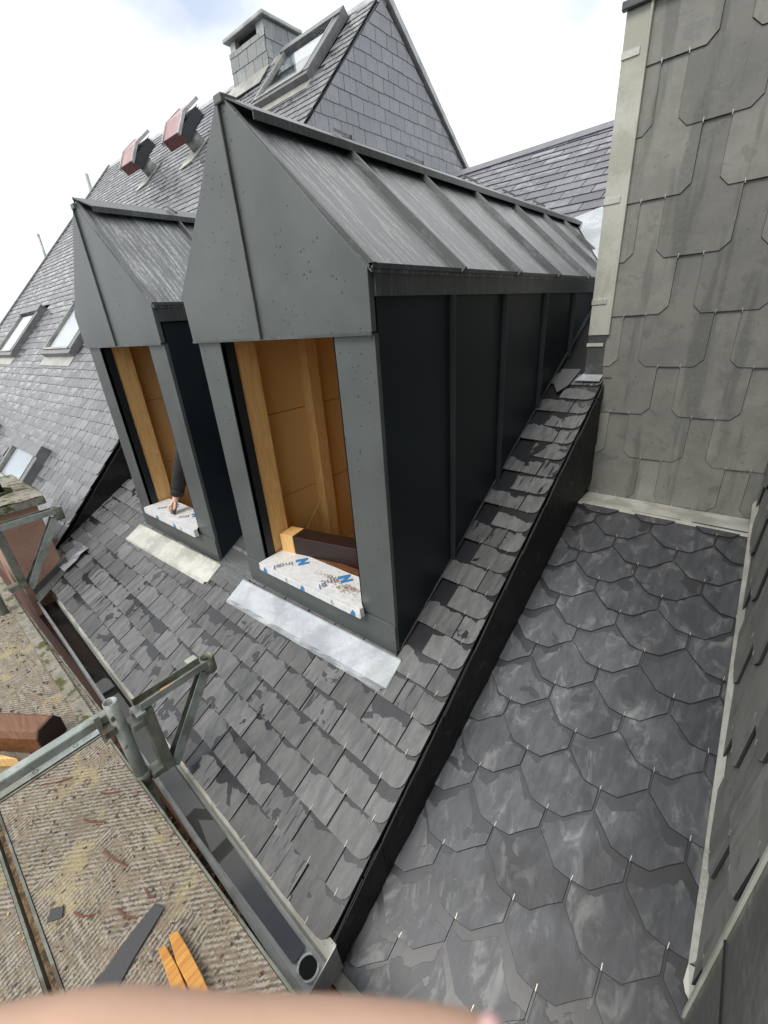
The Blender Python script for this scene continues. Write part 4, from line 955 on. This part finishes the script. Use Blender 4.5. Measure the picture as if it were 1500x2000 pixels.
roof_window(-9.6, -8.2, .86, 1.10, 'roof window half cut off by the left edge of the picture behind the flue pipe', 1)
roof_window(-5.93, -4.78, 4.78, 5.42, 'large roof window just right of the slate clad chimney', .35)

# ================================================================ roof vents
def roof_vent(x0, x1, yb, label):
    t = Thing('roof_vent', ((x0 + x1) / 2, yb + .12, zs(yb + .12)), label, 'roof vent', 'red vent hoods on the steep roof')
    y2 = yb + .40; hb, ht = .20, .34; n = slopen(TS)
    t.part('hood_front', MB().hexa([s3(x0, yb, hb), s3(x1, yb, hb), s3(x1, yb + .006, hb), s3(x0, yb + .006, hb), s3(x0, yb, ht), s3(x1, yb, ht), s3(x1, yb + .006, ht), s3(x0, yb + .006, ht)]), M['red_vent'])
    m = MB(); seg = 9
    for i in range(seg):
        f0, f1 = i / seg, (i + 1) / seg; A = lambda f: (yb + (y2 - yb) * f, ht + (.085 * f / .45 if f < .45 else .085 - .035 * (f - .45) / .55))
        (ya, ha), (yc, hc) = A(f0), A(f1)
        m.hexa([s3(x0, ya, ha), s3(x1, ya, ha), s3(x1, yc, hc), s3(x0, yc, hc), s3(x0, ya, ha + .008), s3(x1, ya, ha + .008), s3(x1, yc, hc + .008), s3(x0, yc, hc + .008)])
    t.part('curved_top', m, M['pink_vent'])
    for xx in (x0 - .025, x1 - .02):
        m = MB()
        for i in range(seg):
            f0, f1 = i / seg, (i + 1) / seg; A = lambda f: (yb - .02 + (y2 - yb + .04) * f, ht + (.088 * f / .45 if f < .45 else .088 - .035 * (f - .45) / .55))
            (ya, ha), (yc, hc) = A(f0), A(f1)
            m.hexa([s3(xx, ya, ha - .03), s3(xx + .045, ya, ha - .03), s3(xx + .045, yc, hc - .03), s3(xx, yc, hc - .03), s3(xx, ya, ha + .014), s3(xx + .045, ya, ha + .014), s3(xx + .045, yc, hc + .014), s3(xx, yc, hc + .014)])
        t.part('end_rim', m, M['pale_metal'])
    t.part('hood_floor', MB().hexa([s3(x0, yb, hb), s3(x1, yb, hb), s3(x1, y2, hb), s3(x0, y2, hb), s3(x0, yb, hb + .01), s3(x1, yb, hb + .01), s3(x1, y2, hb + .01), s3(x0, y2, hb + .01)]), M['louvre'])
    t.part('inner_box', MB().hexa([s3(x0 + .05, yb + .02, hb), s3(x1 - .03, yb + .02, hb), s3(x1 - .03, y2 - .02, hb), s3(x0 + .05, y2 - .02, hb), s3(x0 + .05, yb + .03, ht), s3(x1 - .03, yb + .03, ht), s3(x1 - .03, y2 - .03, ht), s3(x0 + .05, y2 - .03, ht)]), M['louvre'])
    for i in range(5):
        h = hb + .02 + i * .03; t.part('louvre_blade', MB().hexa([s3(x1 - .028, yb + .01, h), s3(x1 - .018, yb + .01, h - .005), s3(x1 - .018, y2 - .01, h - .005), s3(x1 - .028, y2 - .01, h), s3(x1 - .028, yb + .01, h + .004), s3(x1 - .018, yb + .01, h - .001), s3(x1 - .018, y2 - .01, h - .001), s3(x1 - .028, y2 - .01, h + .004)]), M['louvre'])
    cy = yb + .17; cx = (x0 + x1) / 2 + .05; t.part('pipe', MB().tube(s3(cx, cy, 0), s3(cx, cy, hb), .125, 20), M['pale_metal'])
    t.part('lead_base', MB().prism([s3(cx - .2, cy - .30, .02), s3(cx + .12, cy - .24, .02), s3(cx + .2, cy + .1, .02), s3(cx - .2, cy + .1, .02)], n * .012), M['lead_white'])
    return t
roof_vent(-7.585, -7.09, 4.53, 'right hand faded red vent hood on a pipe, nearer the dormer peak')
roof_vent(-9.30, -8.80, 4.60, 'left hand faded red vent hood on a pipe near the ridge')

# far left: masts and a distant house
def mast(x, y, z0, z1, label, extra=False):
    t = Thing('antenna_mast', (x, y, z0), label, 'antenna')
    t.part('pole', MB().tube((x, y, z0), (x + .02, y, z1), .045, 8), M['galv'])
    t.part('bracket', MB().bar((x - .25, y, z0 + .25), (x + .2, y, z0 + .2), .06, .06), M['galv'])
mast(-14.87, 6.0, 3.0, 4.05, 'thin mast on the far end of the ridge, the right hand one of two')
mast(-20.2, 6.0, 1.8, 3.5, 'thin mast low on the left skyline beyond the steep roof')
t = Thing('chimney_stub', (-20.1, 6.2, 1.5), 'small dark chimney stub by the left skyline mast', 'chimney')
t.part('stack', MB().box(-20.45, -20.0, 6.1, 6.6, .5, 2.35), M['brick_red']); t.part('cap', MB().box(-20.6, -19.85, 6.0, 6.7, 2.35, 2.5), M['pale_metal'])
t = Thing('distant_house', (-37, 2.5, -9), 'distant brick house with a dark roof edge at the left margin', 'house')
t.part('wall', MB().box(-42, -35, -4, 4.1, -9, -.1), M['brick_red'])
t.part('roof', MB().prism([(-42.5, -4.4, -.1), (-42.5, 4.5, -.1), (-38.5, 4.5, 2.2), (-38.5, -4.4, 2.2)], (0, 0, .25)).prism([(-34.5, -4.4, -.1), (-34.5, 4.5, -.1), (-38.5, 4.5, 2.2), (-38.5, -4.4, 2.2)], (0, 0, .25)), M['slate_far'])
for i in range(3): t.part('window', MB().box(-35.01, -34.96, -3 + i * 2.3, -1.8 + i * 2.3, -2.8, -1.3), M['louvre'])

# ================================================================ scaffold
DZ = -1.65
def deck(x0, x1, y0, y1, label):
    t = Thing('scaffold_deck', ((x0 + x1) / 2, (y0 + y1) / 2, DZ - .05), label, 'scaffold deck', 'scaffold decks below the gutter')
    nx, ny = 2, 2
    t.part('plywood', MB().box(x0 + .006, x1 - .006, y0 + .006, y1 - .006, DZ - .012, DZ), M['deck'])
    for y in (y0, y1): t.part('edge_rail', MB().box(x0, x1, y - .004, y + .004, DZ - .055, DZ + .004), M['galv_dirty'])
    for x in (x0, x1): t.part('end_rail', MB().box(x - .004, x + .004, y0, y1, DZ - .05, DZ + .004), M['galv_dirty'])
    return t
deck(-1.955, .35, -.232, .170, 'grooved plywood scaffold deck in the foreground with slate and wood offcuts on it')
deck(-1.955, .35, -.68, -.262, 'scaffold deck along the lower left margin, left of the dark gap')
deck(-4.60, -2.03, -.232, .205, 'scaffold deck beyond the square tube, carrying the brown beam')
deck(-4.60, -2.03, -.68, -.262, 'scaffold deck farthest out beyond the square tube')
single('deck_kerb_board', MB().prism([(-4.55, .165, DZ + .004), (-2.06, .115, DZ + .004), (-2.06, .172, DZ + .004), (-4.55, .215, DZ + .004)], (0, 0, .012)), M['moss_conc'], 'pale dusty strip along the edge of the far scaffold deck next to the gutter', 'board', (-3, .16, DZ))
mb = MB(); 
PX, PY = -1.603, .190
tr = Thing('scaffold_transom', (PX - .04, 0, -1.3), 'square galvanised transom tube crossing between the two scaffold decks', 'scaffold tube')
tr.part('tube', MB().bar((PX - .035, .175, -1.310), (PX - .035, -.9, -1.312), .040, .040), M['galv'], bevel=.006)
de = Thing('deck_end_bar', (-1.97, 0, DZ), 'flat perforated steel bar along the end of the near deck beside the transom', 'steel bar')
de.part('bar', MB().box(-2.006, -1.966, -.23, .165, DZ + .0045, DZ + .008), M['galv'])
for y in (.06, -.09): de.part('hole', MB().tube((-1.986, y, DZ + .008), (-1.986, y, DZ + .0095), .011, 14, wall=.003), M['galv_dirty'])
ps = Thing('scaffold_post', (PX, PY, -1.7), 'upright galvanised scaffold post with open top ring in front of the gutter', 'scaffold post')
ps.part('tube', MB().tube((PX, PY, -1.655), (PX, PY, -1.236), .0245, 24, wall=.004), M['galv'])
ps.part('collar', MB().tube((PX, PY, -1.685), (PX, PY, -1.632), .030, 24, wall=.005), M['galv_dirty'])
ps.part('lower_tube', MB().tube((PX, PY, -3.2), (PX, PY, -1.68), .0205, 20), M['galv_dirty'])
ps.part('wedge_socket', MB().box(PX - .03, PX + .025, .13, .172, -1.37, -1.335), M['galv_dirty'], bevel=.005)
ps.part('wedge', MB().prism([(PX - .008, .125, -1.40), (PX - .008, .136, -1.40), (PX - .008, .145, -1.27), (PX - .008, .125, -1.27)], (.006, 0, 0)), M['galv'])
for z in (-1.29, -1.30, -1.45): ps.part('bolt', MB().tube((PX + .023, .176, z), (PX + .031, .171, z), .005, 8), M['galv_dirty'])
single('scaffold_ledger', MB().tube((-4.6, .235, -1.97), (.3, .115, -1.97), .0242, 20), M['galv_dirty'], 'greenish round scaffold tube running below the gap beside the gutter', 'scaffold tube', (-2, .19, -1.97))
for i, (x, lab) in enumerate(((-1.02, 'short scaffold cross tube in the gap near the gutter outlet'), (-1.42, 'short scaffold cross tube deeper in the gap at mid gutter'))):
    single('cross_tube', MB().tube((x, -.4, -2.12), (x + .02, .29, -2.10), .024, 16), M['galv_dirty'], lab, 'scaffold tube', (x, 0, -2.12))
def bracket(x, yo, zo, label, base, q=1.0):
    t = Thing('scaffold_bracket', base, label, 'scaffold bracket', 'triangular scaffold brackets')
    g_ = M['galv_dirty']; Y = lambda y: y * q + yo; Z = lambda z: z * q + zo
    # U channel arm
    ya, yb_ = .325, .665
    t.part('arm_web', MB().box(x - .024, x + .024, Y(ya), Y(yb_), Z(-1.630), Z(-1.625)), g_)
    t.part('arm_flange', MB().box(x - .028, x - .0235, Y(ya - .01), Y(yb_), Z(-1.630), Z(-1.588)), g_, bevel=.001)
    t.part('arm_flange', MB().box(x + .0235, x + .028, Y(ya), Y(yb_ + .01), Z(-1.630), Z(-1.588)), M['galv'], bevel=.001)
    t.part('foot_plate', MB().box(x - .036, x + .036, Y(ya - .03), Y(ya + .014), Z(-1.648), Z(-1.634)), M['galv'], bevel=.002)
    t.part('end_socket', MB().tube((x, Y(.690), Z(-1.680)), (x, Y(.690), Z(-1.588)), .031, 22, wall=.005), g_)
    t.part('upright_channel', MB().bar((x, Y(.345), Z(-1.645)), (x, Y(.345), Z(-2.07)), .052, .046, up=(0, 1, 0)), g_, bevel=.004)
    t.part('diagonal_brace', MB().bar((x + .012, Y(.66), Z(-1.66)), (x + .012, Y(.37), Z(-2.09)), .006, .045, up=(0, 1, 1)), M['galv'], bevel=.001)
    t.part('diagonal_brace', MB().bar((x - .012, Y(.655), Z(-1.655)), (x - .012, Y(.36), Z(-2.08)), .005, .045, up=(0, 1, 1)), g_, bevel=.001)
    t.part('clamp', MB().box(x - .04, x + .03, Y(.262), Y(.325), Z(-1.72), Z(-1.68)), g_, bevel=.006)
    t.part('clamp', MB().box(x - .03, x + .03, Y(.262), Y(.325), Z(-2.06), Z(-2.02)), g_, bevel=.006)
    t.part('clamp_bolt', MB().tube((x - .03, Y(.30), Z(-1.69)), (x - .03, Y(.30), Z(-1.65)), .008, 10), M['galv'])
    return t
bracket(-1.60, 0, 0, 'near triangular scaffold bracket reaching over the gutter with an orange wood chip in it', (-1.6, .35, -1.7), .82)
bracket(-3.60, -.08, .54, 'left triangular scaffold bracket in front of the terracotta pillar', (-3.6, .22, -1.5))
single('tie_tab', MB().box(-1.665, -1.628, .495, .54, -1.31, -1.307), M['corner_zinc'], 'small bent sheet metal scrap behind the near scaffold bracket', 'scrap', (-1.64, .51, -1.31))
single('wood_chip', MB().prism([(-1.610, .360, -1.3318), (-1.592, .354, -1.3318), (-1.588, .410, -1.3318), (-1.602, .420, -1.3318)], (0, 0, .010)), M['pine_x'], 'orange wood chip lying in the channel of the near bracket', 'wood chip', (-1.6, .38, -1.33), bevel=.002)
ps2 = Thing('left_scaffold_post', (-3.6, .13, -1.65), 'scaffold post at the left margin holding the left bracket', 'scaffold post')
ps2.part('tube', MB().tube((-3.6, .105, -2.2), (-3.6, .105, -.98), .030, 20, wall=.005), M['galv_dirty'])
single('eye_bolt', MB().tube((-2.98, .212, -1.80), (-2.98, .235, -1.80), .010, 10, wall=.004).bar((-2.98, .205, -1.80), (-3.03, .19, -1.82), .004, .004), M['steel'], 'small eye bolt and wire in the fascia below the gutter', 'bolt', (-2.98, .22, -1.8))

# ---------------------------------------------------------------- things on the decks
bm_ = Thing('brown_beam', (-2.35, -.03, DZ), 'thick reddish brown old beam with a charred dark end on the far deck', 'beam')
a = Vector((-2.085, .015, DZ + .068)); b = Vector((-3.05, -.62, DZ + .068))
dv = (b - a).normalized(); sv_ = dv.cross(Vector((0, 0, 1))).normalized()
def octa(c, w, h): return [c + sv_ * (w * p) + Vector((0, 0, h * q)) for p, q in ((-.5, -.5), (.5, -.5), (.5, .20), (.30, .5), (-.34, .5), (-.5, .25))]
bm_.part('timber', MB().prism(octa(a - dv * .0 + dv * .006, .125, .125), b - a), M['brown_beam'], bevel=.008)
bm_.part('charred_end', MB().prism(octa(a, .121, .121), dv * .008), M['dark_beam'])
single('pine_block', MB().prism([(-2.14, -.15, DZ + .003), (-2.075, -.12, DZ + .003), (-2.55, -.50, DZ + .003), (-2.6, -.45, DZ + .003)][0:4], (0, 0, .05)), M['pine'], 'pale pine block under the brown beam at the left margin', 'wood block', (-2.3, -.3, DZ), bevel=.003)
def flat_piece(name, pts, z, th, mat, label, cat, bevel=.001):
    c = Vector((sum(p[0] for p in pts) / len(pts), sum(p[1] for p in pts) / len(pts), z))
    return single(name, MB().prism([(p[0], p[1], z) for p in pts], (0, 0, th)), M[mat] if isinstance(mat, str) else mat, label, cat, c, bevel=bevel)
sc_ = .75
flat_piece('slate_offcut', [(-1.113, 0.024), (-1.075, 0.036), (-1.03, -0.075), (-0.995, -0.143), (-0.977, -0.172), (-1.039, -0.22), (-1.06, -0.176), (-1.089, -0.083)], DZ + .002, .006, 'slate_black', 'long dark slate offcut lying on the near scaffold deck', 'slate offcut')
NBk = NB('dark_grey_slate'); M['slate_off'] = NBk.set(Base_Color=(.055, .056, .06), Roughness=.5, Normal=NBk.bump(NBk.noise(NBk.pos(), 120, 4, .6), .4, .003))
bpy.data.objects['slate_offcut'].data.materials[0] = M['slate_off']
flat_piece('split_wood', [(-0.991, 0.014), (-0.979, 0.036), (-0.915, 0.036), (-0.829, 0.032), (-0.732, 0.022), (-0.768, -0.006), (-0.857, -0.003), (-0.912, -0.001)], DZ + .002, .022, 'pine_x', 'longer of two fresh orange split wood pieces on the near deck', 'wood offcut', .002)
flat_piece('split_wood', [(-0.988, -0.021), (-0.977, -0.003), (-0.906, -0.003), (-0.848, -0.008), (-0.784, -0.018), (-0.82, -0.047), (-0.902, -0.031)], DZ + .002, .018, 'pine_x', 'shorter outer one of two fresh orange split wood pieces on the near deck', 'wood offcut', .002)
flat_piece('slate_chip', [(-1.372, -.195), (-1.345, -.165), (-1.315, -.178), (-1.340, -.212)], DZ + .002, .005, 'slate_off', 'small square slate chip beside the dark gap on the near deck', 'slate offcut')
random.seed(21)
def litter(name, n, x0, x1, y0, y1, mat, smin, smax, asp, th, label, cat, curl=0.0):
    mb = MB()
    for i in range(n):
        x = random.uniform(x0, x1); y = random.uniform(y0, y1); s = random.uniform(smin, smax); a = random.uniform(0, math.pi)
        dx_, dy_ = math.cos(a) * s, math.sin(a) * s; z = DZ + .0015
        mb.bar((x, y, z + th / 2), (x + dx_, y + dy_, z + th / 2 + curl * s * random.random()), s * asp * random.uniform(.6, 1.3), th)
    single(name, mb, mat, label, cat, ((x0 + x1) / 2, (y0 + y1) / 2, DZ), kind='stuff')
M['chip_pale'] = NB('pale_wood_chip').set(Base_Color=(.52, .42, .24), Roughness=.7)
M['chip_dark'] = NB('dark_bark_chip').set(Base_Color=(.055, .035, .03), Roughness=.7)
M['chip_red'] = NB('reddish_splinter').set(Base_Color=(.17, .06, .035), Roughness=.7)
litter('pale_chips', 1300, -1.93, -.6, -.225, .165, M['chip_pale'], .0008, .0042, .6, .0015, 'pale wood chips and crumbs over the near scaffold deck', 'wood chips', .3)
litter('dark_chips', 260, -1.93, -.6, -.225, .165, M['chip_dark'], .002, .010, .4, .002, 'dark slate and bark crumbs over the near scaffold deck', 'crumbs', .2)
litter('far_pale_chips', 900, -4.5, -2.06, -.6, .2, M['chip_pale'], .002, .007, .6, .002, 'pale wood chips over the far scaffold decks', 'wood chips', .3)
litter('far_dark_chips', 500, -4.5, -2.06, -.6, .2, M['chip_dark'], .004, .02, .35, .002, 'dark crumbs over the far scaffold decks', 'crumbs', .2)
litter('outer_chips', 300, -1.93, -.6, -.66, -.27, M['chip_pale'], .003, .010, .5, .002, 'pale chips on the outer deck at the lower left margin', 'wood chips', .3)
spl = [((-1.66, .05), (-1.60, .10), 'reddish splinter near the top of the near deck'), ((-1.60, -.03), (-1.52, .02), 'reddish bent splinter left of the centre of the near deck'), ((-1.42, -.02), (-1.30, .01), 'longest reddish splinter in the middle of the near deck'),
       ((-1.30, -.15), (-1.24, -.11), 'reddish splinter touching the small slate chip'), ((-1.20, -.06), (-1.12, -.03), 'reddish splinter pointing at the long slate offcut'), ((-1.18, .02), (-1.13, .03), 'short reddish splinter at the tip of the long slate offcut'), ((-1.83, .0), (-1.90, -.09), 'long dark red splinter under the square tube')]
for (p, q, lab) in spl:
    mb = MB(); mid = ((p[0] + q[0]) / 2 + .006, (p[1] + q[1]) / 2 - .006)
    mb.bar((p[0], p[1], DZ + .004), (mid[0], mid[1], DZ + .007), .005, .003); mb.bar((mid[0], mid[1], DZ + .007), (q[0], q[1], DZ + .004), .004, .003)
    single('splinter', mb, M['chip_red'], lab, 'splinter', (p[0], p[1], DZ), group='reddish splinters on the near deck')

# ================================================================ people
def skin_chain(name, pts, edges, mat, base, root=0, sub=2):
    me = bpy.data.meshes.new(name); b = Vector(base)
    me.from_pydata([tuple(Vector(p[:3]) - b) for p in pts], edges, []); o = bpy.data.objects.new(name, me); link(o)
    o.modifiers.new('skin', 'SKIN'); sl = me.skin_vertices[0].data
    for i, p in enumerate(pts): sl[i].radius = (p[3], p[4] if len(p) > 4 else p[3])
    sl[root].use_root = True
    m = o.modifiers.new('sub', 'SUBSURF'); m.levels = sub; m.render_levels = sub
    bpy.context.view_layer.update(); dg = bpy.context.evaluated_depsgraph_get()
    me2 = bpy.data.meshes.new_from_object(o.evaluated_get(dg)); bpy.data.objects.remove(o); me2.materials.clear(); me2.materials.append(mat)
    for p in me2.polygons: p.use_smooth = True
    return me2
# worker inside the farther dormer: body is one mesh (skin), clothing its children
pw = Thing('person', (-2.62, 1.55, -1.28), 'worker inside the farther dormer, black sleeved arm holding a tool to the sill', 'person')
B = pw.base
hand = (-2.93, 1.15, -1.085)
pts = [(-2.56, 1.72, -.62, .16, .12), (-2.58, 1.74, -.36, .17, .12), (-2.58, 1.70, -.12, .11, .10), (-2.60, 1.66, -.02, .055), (-2.63, 1.60, .06, .075, .085), (-2.64, 1.57, .14, .07, .08),
       (-2.64, 1.50, -.20, .065), (-2.66, 1.30, -.50, .05), (-2.80, 1.20, -.80, .038), (-2.905, 1.165, -1.00, .028, .022), (-2.935, 1.150, -1.05, .034, .016),
       (-2.55, 1.74, -.95, .15, .12), (-2.45, 1.60, -1.18, .08), (-2.72, 1.70, -1.18, .08), (-2.40, 1.80, -.25, .06), (-2.42, 1.75, -.60, .05), (-2.48, 1.62, -.90, .04)]
ed = [(0, 1), (1, 2), (2, 3), (3, 4), (4, 5), (2, 6), (6, 7), (7, 8), (8, 9), (9, 10), (0, 11), (11, 12), (11, 13), (2, 14), (14, 15), (15, 16)]
# four fingers and a thumb, closed round the tool
tip = Vector((-2.915, 1.118, -1.118))
kn = len(pts)
for i in range(4):
    f = i - 1.5; bx_, by_, bz_ = -2.948 + .004 * i, 1.135 + f * .013, -1.075
    pts += [(bx_ - .003, by_ - .01, bz_ - .012, .0095), (bx_ + .008, by_ - .022, bz_ - .030, .0085), (bx_ + .022, by_ - .018, bz_ - .040, .0075)]
    s0 = kn + i * 3; ed += [(10, s0), (s0, s0 + 1), (s0 + 1, s0 + 2)]
s0 = len(pts); pts += [(-2.908, 1.138, -1.062, .011), (-2.895, 1.122, -1.085, .010), (-2.900, 1.108, -1.105, .0085)]; ed += [(10, s0), (s0, s0 + 1), (s0 + 1, s0 + 2)]
pw.part('body', skin_chain('body', pts, ed, M['skin'], B), M['skin'])
sl = [(-2.56, 1.72, -.62, .19, .15), (-2.58, 1.74, -.36, .20, .15), (-2.58, 1.70, -.13, .13, .12), (-2.64, 1.50, -.20, .085), (-2.66, 1.30, -.50, .072), (-2.72, 1.235, -.66, .062), (-2.80, 1.20, -.80, .056), (-2.86, 1.18, -.91, .052), (-2.897, 1.168, -.985, .050),
      (-2.55, 1.74, -.95, .17, .14), (-2.40, 1.80, -.25, .08), (-2.42, 1.75, -.60, .065)]
pw.part('jacket', skin_chain('jacket', sl, [(0, 1), (1, 2), (2, 3), (3, 4), (4, 5), (5, 6), (6, 7), (7, 8), (0, 9), (2, 10), (10, 11)], M['cloth'], B), M['cloth'])
pw.part('cuff', MB().tube((-2.885, 1.172, -.955), (-2.905, 1.165, -1.005), .047, 18, r2=.043, wall=.004), M['cloth'])
m = MB().tube((-2.64, 1.57, .12), (-2.635, 1.60, .20), .082, 14, r2=.05); pw.part('hair', m, M['hair'])
single('hand_tool', MB().bar((-2.925, 1.150, -1.050), (-2.900, 1.098, -1.130), .020, .034), M['tool'], 'dark grey hand tool held by the worker against the farther sill', 'tool', (-2.91, 1.12, -1.1), bevel=.004)

# photographer's finger just below the lens, out of focus
def cw(px, py, dist):   # point on the sight line of a photo position at a depth
    c = Vector(((px - 750) / CF * dist, (py - 1000) / CF * dist, dist)); return Vector(tuple(sum(RW[i][j] * c[i] for i in range(3)) for j in range(3)))
fg = Thing('person', cw(500, 2150, .042), "photographer's blurred fingers held across the bottom edge of the view", 'person')
fp = [(-420, 2290, .046, .0098), (-150, 2225, .045, .0098), (60, 2190, .0445, .0099), (190, 2172, .044, .0100), (420, 2183, .043, .0090), (640, 2190, .042, .0092), (820, 2196, .041, .0086), (950, 2200, .0405, .0080), (1030, 2210, .040, .0066)]
P_ = [(*cw(x, y, d), r) for x, y, d, r in fp]
P2 = [(-420, 2500, .056, .012), (-100, 2700, .060, .014)]
P_ += [(*cw(x, y, d), r) for x, y, d, r in P2]
fg.part('finger', skin_chain('finger', P_, [(i, i + 1) for i in range(8)] + [(0, 9), (9, 10)], M['skin'], fg.base, sub=3), M['skin'])
nm = [(*cw(x, y, d), r, r2) for x, y, d, r, r2 in ((925, 2105, .0345, .0050, .0024), (1015, 2122, .0345, .0044, .0020))]
fg.part('fingernail', skin_chain('fingernail', nm, [(0, 1)], M['nail'], fg.base, sub=2), M['nail'])
